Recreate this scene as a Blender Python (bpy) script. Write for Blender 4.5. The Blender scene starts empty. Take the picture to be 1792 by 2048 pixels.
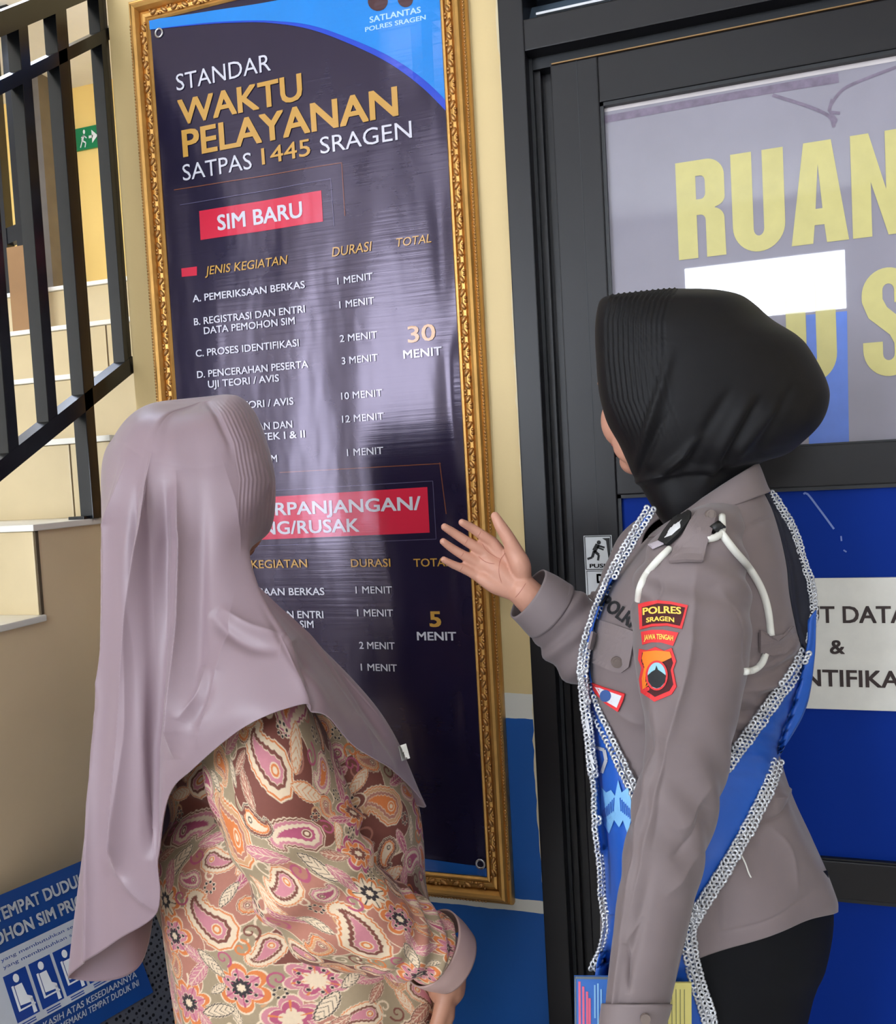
import bpy, bmesh, math, random
import numpy as np
from mathutils import Vector, Matrix, noise
from mathutils.bvhtree import BVHTree

random.seed(7)
SC = bpy.context.scene
COL = SC.collection
PI = math.pi

# ------------------------------------------------------------------ camera
F = 1750.0
CAMLOC = np.array([0.0, -1.55, 1.45])
_vh = np.array([-5296.0, 203.78, F]); _X = -_vh / np.linalg.norm(_vh)
_vv = np.array([35000 * .055, 35000.0, F]); _Z = -_vv / np.linalg.norm(_vv)
_Y = np.cross(_Z, _X)
RW = np.array([_X, _Y, _Z])                      # camera axes (right, down, forward) -> room axes
CR, CD, CF = RW[:, 0], RW[:, 1], RW[:, 2]

cam_data = bpy.data.cameras.new('camera')
cam = bpy.data.objects.new('camera', cam_data)
COL.objects.link(cam)
cam_data.sensor_fit = 'HORIZONTAL'
cam_data.sensor_width = 36.0
cam_data.lens = 36.0 * F / 1792.0
cam_data.clip_start = 0.02
m = Matrix.Identity(4)
for i in range(3):
    m[i][0] = CR[i]; m[i][1] = -CD[i]; m[i][2] = -CF[i]; m[i][3] = CAMLOC[i]
cam.matrix_world = m
SC.camera = cam

# ------------------------------------------------------------------ light levels
WINDOW_STRENGTH = 9.0
LAMP_STRENGTH = 4.8
WORLD_STRENGTH = 0.25
SC.view_settings.view_transform = 'Standard'
SC.view_settings.look = 'None'
SC.view_settings.gamma = 1.0
SC.view_settings.use_curve_mapping = False
SC.view_settings.exposure = 0.0
world = bpy.data.worlds.new('world'); SC.world = world
world.use_nodes = True
world.node_tree.nodes['Background'].inputs[0].default_value = (.75, .85, 1, 1)
world.node_tree.nodes['Background'].inputs[1].default_value = WORLD_STRENGTH
SC.cycles.use_denoising = True
SC.cycles.max_bounces = 8
SC.cycles.sample_clamp_indirect = 4.0
SC.cycles.caustics_reflective = False
SC.cycles.caustics_refractive = False

# ------------------------------------------------------------------ measuring helpers
def ray(px, py):
    return RW @ np.array([(px - 896.0) / F, (py - 1024.0) / F, 1.0])
def at(px, py, y=0.0):
    d = ray(px, py); return CAMLOC + d * ((y - CAMLOC[1]) / d[1])
def atx(px, py, x):
    d = ray(px, py); return CAMLOC + d * ((x - CAMLOC[0]) / d[0])
def atz(px, py, z):
    d = ray(px, py); return CAMLOC + d * ((z - CAMLOC[2]) / d[2])
def P(px, py, z):
    return CAMLOC + ray(px, py) * z
def PN(px, py, z):                                # the same for arrays
    px = np.asarray(px, float); py = np.asarray(py, float); z = np.asarray(z, float)
    q = np.stack([(px - 896.0) / F * z, (py - 1024.0) / F * z, z], -1)
    return q @ RW.T + CAMLOC
def to_pxN(V):
    c = (np.asarray(V) - CAMLOC) @ RW
    return 896 + F * c[..., 0] / c[..., 2], 1024 + F * c[..., 1] / c[..., 2]
def crease(V, pts, w, amp, sharp=True, ends=.32):
    """height of a fold that runs along a line seen in the photo, for the points of a garment grid"""
    X, Y = to_pxN(V); Q = resample(np.array(pts, float), 40)
    d2 = np.full(X.shape, 1e12); k = np.zeros(X.shape)
    for i in range(39):
        a, b = Q[i], Q[i + 1]; e = b - a; t = np.clip(((X - a[0]) * e[0] + (Y - a[1]) * e[1]) / (e @ e + 1e-9), 0, 1)
        q = (X - a[0] - t * e[0]) ** 2 + (Y - a[1] - t * e[1]) ** 2; m_ = q < d2; d2[m_] = q[m_]; k[m_] = (i + t[m_]) / 39
    d = np.sqrt(d2) / w
    return amp * (np.exp(-d) if sharp else np.exp(-d * d)) * np.clip(k / ends, 0, 1) ** .6 * np.clip((1 - k) / ends, 0, 1) ** .6
def to_px(p):
    c = RW.T @ (np.asarray(p, float) - CAMLOC)
    return 896 + F * c[0] / c[2], 1024 + F * c[1] / c[2], c[2]

# ------------------------------------------------------------------ materials
def lin(c):
    return tuple((v / 255 / 12.92) if v / 255 <= .04045 else ((v / 255 + .055) / 1.055) ** 2.4 for v in c)
MATS = {}
def mat(name, rgb, rough=.5, metal=0.0, spec=.5, var=.08, vscale=12.0, bump=0.0, bscale=60.0, bdet=4.0,
        stretch=(1, 1, 1), sheen=0.0, coat=0.0, emit=None, estr=0.0, attr=None, ior=None, coat_rough=.05):
    if name in MATS: return MATS[name]
    M = bpy.data.materials.new(name); M.use_nodes = True
    nt = M.node_tree; b = nt.nodes['Principled BSDF']
    L = nt.links.new
    tc = nt.nodes.new('ShaderNodeTexCoord')
    mp = nt.nodes.new('ShaderNodeMapping'); mp.inputs['Scale'].default_value = stretch
    L(tc.outputs['Object'], mp.inputs['Vector'])
    col = lin(rgb)
    if attr:
        ca = nt.nodes.new('ShaderNodeVertexColor'); ca.layer_name = attr
        src = ca.outputs['Color']
    else:
        rg = nt.nodes.new('ShaderNodeRGB'); rg.outputs[0].default_value = (*col, 1); src = rg.outputs[0]
    nz = nt.nodes.new('ShaderNodeTexNoise'); nz.inputs['Scale'].default_value = vscale; nz.inputs['Detail'].default_value = 5
    L(mp.outputs[0], nz.inputs['Vector'])
    mr = nt.nodes.new('ShaderNodeMapRange')
    mr.inputs['From Min'].default_value = .3; mr.inputs['From Max'].default_value = .7
    mr.inputs['To Min'].default_value = 1 - var; mr.inputs['To Max'].default_value = 1 + var
    L(nz.outputs[0], mr.inputs['Value'])
    vm = nt.nodes.new('ShaderNodeVectorMath'); vm.operation = 'SCALE'
    L(src, vm.inputs[0]); L(mr.outputs[0], vm.inputs['Scale'])
    L(vm.outputs[0], b.inputs['Base Color'])
    b.inputs['Roughness'].default_value = rough
    b.inputs['Metallic'].default_value = metal
    b.inputs['Specular IOR Level'].default_value = spec
    if ior: b.inputs['IOR'].default_value = ior
    if sheen:
        b.inputs['Sheen Weight'].default_value = sheen; b.inputs['Sheen Roughness'].default_value = .4
    if coat:
        b.inputs['Coat Weight'].default_value = coat; b.inputs['Coat Roughness'].default_value = coat_rough
    if emit:
        b.inputs['Emission Color'].default_value = (*lin(emit), 1); b.inputs['Emission Strength'].default_value = estr
    if bump:
        n2 = nt.nodes.new('ShaderNodeTexNoise'); n2.inputs['Scale'].default_value = bscale; n2.inputs['Detail'].default_value = bdet
        L(mp.outputs[0], n2.inputs['Vector'])
        bp = nt.nodes.new('ShaderNodeBump'); bp.inputs['Strength'].default_value = bump; bp.inputs['Distance'].default_value = .01
        L(n2.outputs[0], bp.inputs['Height']); L(bp.outputs[0], b.inputs['Normal'])
    MATS[name] = M
    return M

# ------------------------------------------------------------------ object helpers
def tag(o, label=None, cat=None, group=None, kind=None):
    if label: o['label'] = label
    if cat: o['category'] = cat
    if group: o['group'] = group
    if kind: o['kind'] = kind
    return o
def empty(name, loc, label=None, cat=None, group=None, kind=None):
    o = bpy.data.objects.new(name, None); COL.objects.link(o)
    o.location = Vector(loc); o.empty_display_size = .05
    return tag(o, label, cat, group, kind)
def world_loc(o):
    v = Vector((0, 0, 0))
    while o is not None:
        v += o.location; o = o.parent
    return v
def link(name, me, material=None, parent=None, label=None):
    o = bpy.data.objects.new(name, me); COL.objects.link(o)
    if material is not None:
        ms = material if isinstance(material, (list, tuple)) else [material]
        for q in ms: me.materials.append(q)
    if parent is not None:
        me.transform(Matrix.Translation(-world_loc(parent)))
        o.parent = parent
    if label: o['label'] = label
    return o
def smooth(me, on=True):
    me.polygons.foreach_set('use_smooth', [on] * len(me.polygons))
def np_mesh(name, V, faces4):
    V = np.asarray(V, np.float32).reshape(-1, 3); faces4 = np.asarray(faces4, np.int32)
    me = bpy.data.meshes.new(name)
    n, k = faces4.shape
    me.vertices.add(len(V)); me.vertices.foreach_set('co', V.ravel())
    me.loops.add(n * k); me.loops.foreach_set('vertex_index', faces4.ravel())
    me.polygons.add(n)
    me.polygons.foreach_set('loop_start', np.arange(0, n * k, k, dtype=np.int32))
    try: me.polygons.foreach_set('loop_total', np.full(n, k, np.int32))
    except Exception: pass
    me.update(calc_edges=True); me.validate()
    return me
def grid_faces(nv, nu, closed=True, keep=None):
    f = []
    uu = np.arange(nu if closed else nu - 1); vv = np.arange(nv - 1)
    A, B = np.meshgrid(vv, uu, indexing='ij')
    B2 = (B + 1) % nu
    f = np.stack([A * nu + B, A * nu + B2, (A + 1) * nu + B2, (A + 1) * nu + B], -1)
    if keep is not None: return f[keep]
    return f.reshape(-1, 4)
def grid_mesh(name, V, closed=True, keep=None, colors=None):
    nv, nu = V.shape[:2]
    me = np_mesh(name, V.reshape(-1, 3), grid_faces(nv, nu, closed, keep))
    if colors is not None:
        ca = me.color_attributes.new('print', 'FLOAT_COLOR', 'POINT')
        c = np.ones((nv * nu, 4), np.float32); c[:, :3] = colors.reshape(-1, 3)
        ca.data.foreach_set('color', c.ravel())
    smooth(me)
    return me
def join_me(name, parts):                          # parts: list of (V (n,3), list of faces)
    V = []; Fc = []; o = 0
    for v, f in parts:
        V.extend(map(tuple, v)); Fc.extend([tuple(i + o for i in q) for q in f]); o += len(v)
    me = bpy.data.meshes.new(name); me.from_pydata(V, [], Fc); me.update()
    return me
def fix_normals(me):
    bm = bmesh.new(); bm.from_mesh(me); bmesh.ops.recalc_face_normals(bm, faces=bm.faces); bm.to_mesh(me); bm.free()

class MB:                                          # collects boxes, bars, tubes and prisms into one mesh
    def __init__(s): s.p = []
    def box(s, lo, hi, bevel=0.0):
        lo = np.minimum(lo, hi) * 1.0, np.maximum(lo, hi) * 1.0
        a, b = lo
        if bevel:
            bm = bmesh.new(); bmesh.ops.create_cube(bm, size=1.0)
            for v in bm.verts: v.co = Vector([(a[i] + b[i]) / 2 + v.co[i] * (b[i] - a[i]) for i in range(3)])
            bmesh.ops.bevel(bm, geom=bm.edges[:], offset=bevel, segments=2, affect='EDGES', profile=.6)
            bm.verts.index_update()
            s.p.append(([tuple(v.co) for v in bm.verts], [[v.index for v in f.verts] for f in bm.faces])); bm.free()
            return s
        v = [(x, y, z) for x in (a[0], b[0]) for y in (a[1], b[1]) for z in (a[2], b[2])]
        s.p.append((v, [(0, 1, 3, 2), (4, 6, 7, 5), (0, 4, 5, 1), (2, 3, 7, 6), (0, 2, 6, 4), (1, 5, 7, 3)])); return s
    def bar(s, p0, p1, w, h, up=(0, 0, 1)):        # square section bar between two points
        p0 = np.array(p0, float); p1 = np.array(p1, float); d = p1 - p0; d /= np.linalg.norm(d)
        u = np.array(up, float); a = np.cross(d, u); a /= np.linalg.norm(a); u = np.cross(a, d)
        v = [q + a * sx * w / 2 + u * sy * h / 2 for q in (p0, p1) for sx, sy in ((-1, -1), (1, -1), (1, 1), (-1, 1))]
        s.p.append((v, [(3, 2, 1, 0), (4, 5, 6, 7)] + [(i, (i + 1) % 4, 4 + (i + 1) % 4, 4 + i) for i in range(4)])); return s
    def tube(s, pts, r, n=12, caps=True):
        pts = np.array(pts, float); m_ = len(pts)
        r = np.full(m_, r) if np.isscalar(r) else np.array(r, float)
        V = tube_grid(pts, r, r, n)
        f = [tuple(q) for q in grid_faces(m_, n)]
        v = [tuple(q) for q in V.reshape(-1, 3)]
        if caps:
            f.append(tuple(range(n))[::-1]); f.append(tuple(range((m_ - 1) * n, m_ * n)))
        s.p.append((v, f)); return s
    def ball(s, c, r, seg=10, rings=6, axes=None):
        c = np.array(c, float); r = np.ones(3) * r if np.isscalar(r) else np.array(r, float)
        A = np.eye(3) if axes is None else np.array(axes, float)
        v = [c + A[2] * r[2]]
        for i in range(1, rings):
            t = PI * i / rings
            for j in range(seg):
                p = 2 * PI * j / seg
                v.append(c + A[0] * r[0] * math.sin(t) * math.cos(p) + A[1] * r[1] * math.sin(t) * math.sin(p) + A[2] * r[2] * math.cos(t))
        v.append(c - A[2] * r[2])
        f = [(0, 1 + j, 1 + (j + 1) % seg) for j in range(seg)]
        for i in range(rings - 2):
            a = 1 + i * seg
            f += [(a + j, a + seg + j, a + seg + (j + 1) % seg, a + (j + 1) % seg) for j in range(seg)]
        a = 1 + (rings - 2) * seg; e = len(v) - 1
        f += [(a + (j + 1) % seg, a + j, e) for j in range(seg)]
        s.p.append((v, f)); return s
    def raw(s, v, f): s.p.append((list(v), list(f))); return s
    def build(s, name, material=None, parent=None, label=None, sm=False, fix=True):
        me = join_me(name, s.p)
        if fix: fix_normals(me)
        if sm: smooth(me)
        return link(name, me, material, parent, label)

def tube_grid(pts, ra, rb, n, up=None):
    m_ = len(pts); V = np.zeros((m_, n, 3))
    d = np.gradient(pts, axis=0); d /= np.linalg.norm(d, axis=1)[:, None] + 1e-12
    u = np.array([0, 0, 1.0]) if up is None else np.array(up, float)
    if abs(np.dot(u, d[0])) > .9 and up is None: u = np.array([0, 1.0, 0])
    th = np.arange(n) * 2 * PI / n
    for i in range(m_):
        a = np.cross(d[i], u); a /= np.linalg.norm(a) + 1e-12
        u = np.cross(a, d[i]); u /= np.linalg.norm(u) + 1e-12
        V[i] = pts[i] + np.outer(np.cos(th), a) * ra[i] + np.outer(np.sin(th), u) * rb[i]
    return V
def spline(C, t, closed=False):                    # Catmull-Rom through the rows of C at parameters t (in row units)
    C = np.asarray(C, float); n = len(C); t = np.asarray(t, float)
    i = np.floor(t).astype(int)
    if not closed: i = np.clip(i, 0, n - 2)
    u = (t - i).reshape(-1, *([1] * (C.ndim - 1)))
    g = (lambda k: C[k % n]) if closed else (lambda k: C[np.clip(k, 0, n - 1)])
    p0, p1, p2, p3 = g(i - 1), g(i), g(i + 1), g(i + 2)
    if not closed:
        e0 = (i - 1 < 0).reshape(u.shape); e1 = (i + 2 > n - 1).reshape(u.shape)
        p0 = np.where(e0, 2 * p1 - p2, p0); p3 = np.where(e1, 2 * p2 - p1, p3)
    return .5 * (2 * p1 + (p2 - p0) * u + (2 * p0 - 5 * p1 + 4 * p2 - p3) * u ** 2 + (3 * p1 - p0 - 3 * p2 + p3) * u ** 3)
def resample(C, n, key=None):
    C = np.asarray(C, float)
    k = C if key is None else np.asarray(key, float)
    s = np.concatenate([[0], np.cumsum(np.linalg.norm(np.diff(k.reshape(len(C), -1), axis=0), axis=1))])
    t = np.interp(np.linspace(0, s[-1], n), s, np.arange(len(C)))
    return spline(C, t)
def loft_rows(rows, nv, nu, ex=2.2, th=None):
    """rows: (py_left, py_right, x_left, x_right, depth, half depth); returns grid, angle 0 right, 90 near, 180 left."""
    R_ = resample(np.array(rows, float), nv, key=np.array(rows, float)[:, :4])
    th = np.arange(nu) * 2 * PI / nu if th is None else th
    c = np.sign(np.cos(th)) * np.abs(np.cos(th)) ** (2 / ex); s_ = np.sign(np.sin(th)) * np.abs(np.sin(th)) ** (2 / ex)
    cx = (R_[:, 2] + R_[:, 3]) / 2; hw = (R_[:, 3] - R_[:, 2]) / 2
    px = cx[:, None] + hw[:, None] * c
    py = ((R_[:, 0] + R_[:, 1]) / 2)[:, None] + ((R_[:, 1] - R_[:, 0]) / 2)[:, None] * c
    z = R_[:, 4][:, None] - R_[:, 5][:, None] * s_
    return PN(px, py, z)
def grid_normals(V, closed=True):
    du = (np.roll(V, -1, 1) - np.roll(V, 1, 1)) if closed else np.gradient(V, axis=1)
    dv = np.gradient(V, axis=0)
    n = np.cross(du, dv); n /= np.linalg.norm(n, axis=-1)[..., None] + 1e-12
    c = V.mean(axis=1, keepdims=True)
    s_ = np.sign((n * (V - c)).sum(-1).mean()) or 1
    return n * s_
def bvh_of(o):
    me = o.data; off = world_loc(o)
    return BVHTree.FromPolygons([v.co + off for v in me.vertices], [tuple(p.vertices) for p in me.polygons])
CV = Vector(CAMLOC)
def on_surface(bvh, px, py, off, zref):
    d = Vector(ray(px, py)); dn = d.normalized()
    h = bvh.ray_cast(CV, dn)
    if h[0] is not None:
        z = (h[0] - CV).length / d.length
        return np.array(h[0]) - np.array(dn) * off
    h = bvh.find_nearest(Vector(P(px, py, zref)))
    z = to_px(h[0])[2]
    return P(px, py, z - off)

# ------------------------------------------------------------------ lettering
_TC = {}
def text_geo(s, bold=0.0, shear=0.0):
    k = (s, bold, shear)
    if k in _TC: return _TC[k]
    cu = bpy.data.curves.new('t', 'FONT'); cu.body = s; cu.size = 1; cu.shear = shear
    cu.fill_mode = 'FRONT'; cu.resolution_u = 3
    o = bpy.data.objects.new('t', cu); COL.objects.link(o)
    dg = bpy.context.evaluated_depsgraph_get()
    me = bpy.data.meshes.new_from_object(o.evaluated_get(dg))
    v = np.array([(q.co.x, q.co.y) for q in me.vertices]); f = [tuple(p.vertices) for p in me.polygons]
    bpy.data.objects.remove(o); bpy.data.curves.remove(cu); bpy.data.meshes.remove(me)
    if bold:                                        # heavier weight: the same outline struck again a little to each side
        n = len(v); vs = []; fs = []
        for i, (dx, dy) in enumerate(((-1, -.7), (1, -.7), (1, .7), (-1, .7), (0, 0))):
            vs.append(v + np.array((dx, dy)) * bold); fs += [tuple(q + i * n for q in g) for g in f]
        v = np.concatenate(vs); f = fs
    v[:, 0] -= v[:, 0].min(); cap = .729 + 1.4 * bold
    v[:, 0] /= v[:, 0].max(); v[:, 1] = (v[:, 1] + .7 * bold) / cap
    _TC[k] = (v, f); return _TC[k]
def text_wall(mb, s, x0, y0, x1, y1, cap, yplane, bold=0.0, shear=0.0, fn=None):
    """lettering on a wall-parallel plane: left and right ends of the baseline and the capital height as read from the photo"""
    v, f = text_geo(s, bold, shear)
    a = at(x0, y0, yplane); b = at(x1, y1, yplane); t = at(x0, y0 - cap, yplane)
    h = t[2] - a[2]
    nn = max(1, len(v) // 5)
    w = [(a[0] + (b[0] - a[0]) * q[0], yplane - (i // nn) * 4e-5 + (fn(a[0] + (b[0] - a[0]) * q[0], a[2] + h * q[1]) if fn else 0), (a[2] + b[2]) / 2 + h * q[1]) for i, q in enumerate(v)]
    mb.raw(w, f)
def flat_poly(mb, pts2, yplane, fn=None):
    n = len(pts2)
    v = []
    for q in pts2:
        p = at(q[0], q[1], yplane)
        v.append((p[0], yplane + (fn(p[0], p[2]) if fn else 0), p[2]))
    mb.raw(v, [tuple(range(n))])
# ================================================================== SETTING
XS = -1.204                                        # the stair side plane
XWL, XJ = -1.187, -0.362                           # left end of the notice wall, door jamb
RX0, RX1, RY0, RZ = -3.3, 2.6, -5.0, 3.15          # the hall behind the camera
def WX(px, py, y): return float(at(px, py, y)[0])
def WZ(px, py, y): return float(at(px, py, y)[2])
def struct(name, mb_or_me, material, parent=None, sm=False, label=None):
    o = mb_or_me.build(name, material, parent, sm=sm) if isinstance(mb_or_me, MB) else link(name, mb_or_me, material, parent)
    if parent is None: o['kind'] = 'structure'
    if label: o['label'] = label
    return o

def wall_paint():
    M = mat('wall_paint', (222, 196, 142), rough=.55, var=.05, vscale=3.0, bump=.04, bscale=90)
    nt = M.node_tree; L = nt.links.new
    src = [n for n in nt.nodes if n.type == 'RGB'][0]
    tc = [n for n in nt.nodes if n.type == 'TEX_COORD'][0]
    sp = nt.nodes.new('ShaderNodeSeparateXYZ'); L(tc.outputs['Object'], sp.inputs[0])
    nz = nt.nodes.new('ShaderNodeTexNoise'); nz.inputs['Scale'].default_value = 25; L(tc.outputs['Object'], nz.inputs['Vector'])
    ad = nt.nodes.new('ShaderNodeMath'); ad.operation = 'MULTIPLY_ADD'; ad.inputs[1].default_value = .006; L(nz.outputs[0], ad.inputs[0]); L(sp.outputs['Z'], ad.inputs[2])
    rp = nt.nodes.new('ShaderNodeValToRGB'); rp.color_ramp.interpolation = 'CONSTANT'
    dv = nt.nodes.new('ShaderNodeMath'); dv.operation = 'DIVIDE'; dv.inputs[1].default_value = 2.0; L(ad.outputs[0], dv.inputs[0]); L(dv.outputs[0], rp.inputs[0])
    e = rp.color_ramp.elements
    blue, white, beige = (*lin((0, 84, 165)), 1), (*lin((226, 222, 212)), 1), src.outputs[0].default_value[:]
    e[0].position = 0; e[0].color = blue; e[1].position = (.610 + .003) / 2; e[1].color = white
    for p_, c in (((.633 + .003) / 2, blue), ((.979 + .003) / 2, white), ((1.024 + .003) / 2, beige)):
        q = e.new(p_); q.color = c
    vm = [n for n in nt.nodes if n.type == 'VECT_MATH'][0]
    L(rp.outputs[0], vm.inputs[0])
    return M
M_WALL = wall_paint()
M_BEIGE = mat('beige_paint', (216, 210, 200), rough=.6, var=.05, vscale=3, bump=.04, bscale=80)
M_TAN = mat('tan_paint', (236, 212, 172), rough=.5, var=.10, vscale=2.2, bump=.05, bscale=40)
M_YELLOW = mat('yellow_paint', (255, 216, 128), rough=.6, var=.03, vscale=2)
M_CEIL = mat('ceiling_paint', (235, 232, 225), rough=.8, var=.02)
M_TILE = mat('cream_tile', (208, 188, 148), rough=.28, var=.05, vscale=9, bump=.01)
M_TILEW = mat('white_nosing', (240, 236, 226), rough=.3, var=.03)
M_GROUT = mat('dark_grout', (92, 78, 60), rough=.9)
M_FLOOR = mat('floor_tile', (205, 202, 198), rough=.25, var=.05)
M_ALU = mat('dark_aluminium', (17, 15, 20), rough=.36, spec=.35, metal=.0, var=.06, vscale=5)
M_GASKET = mat('black_gasket', (14, 17, 24), rough=.5)
M_BLUE = mat('blue_panel', (0, 44, 140), rough=.6, spec=.12, var=.04, vscale=6)
M_WHITE = mat('white_board', (225, 222, 214), rough=.5, var=.05, vscale=30)
M_INK = mat('dark_brown_ink', (42, 22, 20), rough=.5)
M_BLACK = mat('black_print', (16, 16, 18), rough=.5)

struct('floor', MB().box((RX0, RY0, -.1), (RX1, .5, 0)), M_FLOOR)
struct('ceiling', MB().box((RX0, RY0, RZ), (RX1, 2.0, RZ + .1)), M_CEIL)
wb = MB().box((XWL, 0, 0), (XJ, .14, RZ)).box((.78, 0, 0), (RX1, .14, RZ)).box((XJ, 0, 2.62), (.78, .14, RZ))
struct('wall_front', wb, M_WALL)
struct('wall_right', MB().box((RX1, RY0, 0), (RX1 + .1, .14, RZ)), M_BEIGE)
struct('wall_left', MB().box((RX0 - .1, RY0, 0), (RX0, 2.0, RZ)), M_BEIGE)
struct('wall_rear', MB().box((RX0, RY0 - .1, 0), (RX1, RY0, RZ)), M_BEIGE)
YB = 1.6
sw = empty('wall_stairwell', (-2.3, YB, 2.0), kind='structure')
struct('wall_face', MB().box((RX0, YB, 0), (XWL + .02, YB + .1, RZ)), M_YELLOW, sw)
struct('wall_return', MB().box((XWL - .0, .14, 0), (XWL + .1, YB, RZ)), M_YELLOW, sw)
pil = at(91, 330, 1.45)  # narrow grey upright strip before the stairwell wall
struct('upright', MB().box((pil[0] - .02, 1.42, 2.05), (pil[0] + .02, 1.5, RZ)), mat('grey_upright', (112, 104, 96), rough=.7, var=.1), label='grey pillar behind the railing')

# caulk line between wall and door frame
cz = np.linspace(0, 2.62, 140)
cv = [(XJ - .004 - .004 * random.random() - .003 * math.sin(z * 9), -.004, z) for z in cz] + [(XJ + .004, -.004, z) for z in cz]
n_ = len(cz)
struct('trim_1', MB().raw(cv, [(i, i + 1, n_ + i + 1, n_ + i) for i in range(n_ - 1)]), mat('cream_caulk', (226, 210, 176), rough=.8, var=.1))

# ---- stairs: flight climbing away from us beside the notice wall
st = empty('stairs', (-1.8, -.3, 0), kind='structure')
TD, RI, Y0_, Z0_ = .22, .165, -.28, 1.39
prof = []
for k in range(-6, 5):
    y = Y0_ + TD * k; z = Z0_ + RI * k
    prof += [(y, z - RI), (y, z)]
prof[0] = (prof[0][0], 0)
prof += [(YB, prof[-1][1]), (YB, 0)]
sv = [(x, p[0], p[1]) for x in (RX0, XS - .003) for p in prof]; n_ = len(prof)
sm_ = MB().raw(sv, [tuple(range(n_, 2 * n_)), tuple(range(n_))[::-1]])
# triangulate the stepped side as one boundary polygon
struct('side_wall', sm_, M_TAN, st)
tl = MB(); gr = MB(); nsg = MB()
for k in range(-6, 5):
    y = Y0_ + TD * k; z = Z0_ + RI * k
    x1 = XS
    for j in range(9):                               # riser tiles
        a = x1 - .004 - j * .243 - (.1 if k % 2 else 0); b = max(a - .238, RX0)
        if j == 0 and k % 2: tl.box((x1, y - .008, z - RI), (a + .004, y + .004, z - .013), .0012)
        if a > RX0 + .02: tl.box((a, y - .008, z - RI), (b, y + .004, z - .013), .0012)
    gr.box((x1 - .001, y - .005, z - RI), (RX0, y + .002, z - .012))
    ye = y + TD if k < 4 else YB
    nsg.box((x1 + .006, y - .016, z - .012), (RX0, ye, z), .002)
struct('riser_tiles', tl, M_TILE, st)
struct('riser_grout', gr, M_GROUT, st)
struct('tread_slabs', nsg, M_TILEW, st)
# cream tile facing that ends the side wall beside the open step
c0 = atx(75, 1050, XS); c1 = atx(75, 1243, XS)
# lower brown riser box seen between bars on the upper landing
struct('landing_panel', MB().box((at(17, 550, .5)[0], .5, 1.885), (at(56, 550, .5)[0], .54, WZ(35, 492, .5))), mat('brown_panel', (150, 112, 72), rough=.6), st)

# ---- door_1
J0 = .78
d1 = empty('door_1', (.2, 0, 0), kind='structure')
yj, yl, yg = -.030, -.012, .004                    # jamb face, leaf face, glass face
xj1 = WX(1064, 400, yj)                            # inner edge of the jamb face
xl0 = WX(1108, 300, yl); xg0 = WX(1203, 300, yl)   # leaf edge and glass edge
xl1 = xl0 + .80; xg1 = xl1 - (xg0 - xl0)
zj = WZ(1300, 55, yj); zlt = WZ(1110, 128, yl); zgt = WZ(1205, 203, yl); zgb = WZ(1590, 893, yl)
zp1 = WZ(1600, 975, yl); zp0 = WZ(1660, 1722, yl); zq1 = WZ(1690, 1800, yl)
zh0 = WZ(1070, 98, yj); zh1 = WZ(1075, 33, yj)
jb = MB()
jb.box((XJ, yj, 0), (xj1, .11, 2.62), .002).box((xj1, yj, zh0), (J0 - .06, .11, zh1), .002)
jb.box((J0 - .06, yj, 0), (J0, .11, 2.62), .002).box((xj1, yj, 2.56), (J0 - .06, .11, 2.62), .002)
jb.box((xj1, .03, 0), (xl0 - .004, .11, zh0)).box((xj1, .012, 0), (xl0 - .022, .05, zh0), .001)
struct('jamb', jb, M_ALU, d1)
struct('rebate_seal', MB().box((xj1, .0, 0), (xj1 + .006, .03, zh0)).box((xj1, .004, zlt + .004), (J0 - .06, .03, zh0)), M_GASKET, d1)
lf = MB()
lf.box((xl0, yl, .01), (xg0, .04, zlt), .0025).box((xg1, yl, .01), (xl1, .04, zlt), .0025)
lf.box((xg0, yl + .001, zgt), (xg1, .04, zlt), .0025).box((xg0, yl + .001, zp1), (xg1, .04, zgb), .0025)
lf.box((xg0, yl + .001, zq1), (xg1, .04, zp0), .0025).box((xg0, yl + .001, .01), (xg1, .04, .12), .0025)
struct('leaf_frame', lf, M_ALU, d1)
mid = (xg0 - xl0) * .55
struct('stile_groove', MB().box((xl0 + mid, yl - .0006, .01), (xl0 + mid + .0015, yl + .002, zlt)), M_GASKET, d1)
struct('edge_highlight', MB().box((xl0 + .003, yl - .003, zlt - .0008), (xl1, yl + .004, zlt + .001)), mat('gold_highlight', (140, 110, 74), rough=.4, metal=.8), d1)  # highlight along the leaf's top edge, put in as a gold-coloured strip
gk = MB()
gw = .006
for za, zb in ((zgb, zgt), (zp0, zp1), (.12, zq1)):
    gk.box((xg0, yl + .004, za), (xg0 + gw, yl + .018, zb)).box((xg1 - gw, yl + .004, za), (xg1, yl + .018, zb))
    gk.box((xg0, yl + .004, zb - gw), (xg1, yl + .018, zb)).box((xg0, yl + .004, za), (xg1, yl + .018, za + gw * .5))
struct('glazing_gasket', gk, M_GASKET, d1)
def glass_mat():
    M = mat('frosted_film_glass', (138, 134, 150), rough=.4, spec=.3, var=.09, vscale=5, coat=1.0, coat_rough=.015)
    b = M.node_tree.nodes['Principled BSDF']; b.inputs['Coat IOR'].default_value = 1.75
    return M
M_GLASS = glass_mat()
struct('glass_pane', MB().box((xg0, yg, zgb), (xg1, yg + .008, zgt)), M_GLASS, d1)
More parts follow.
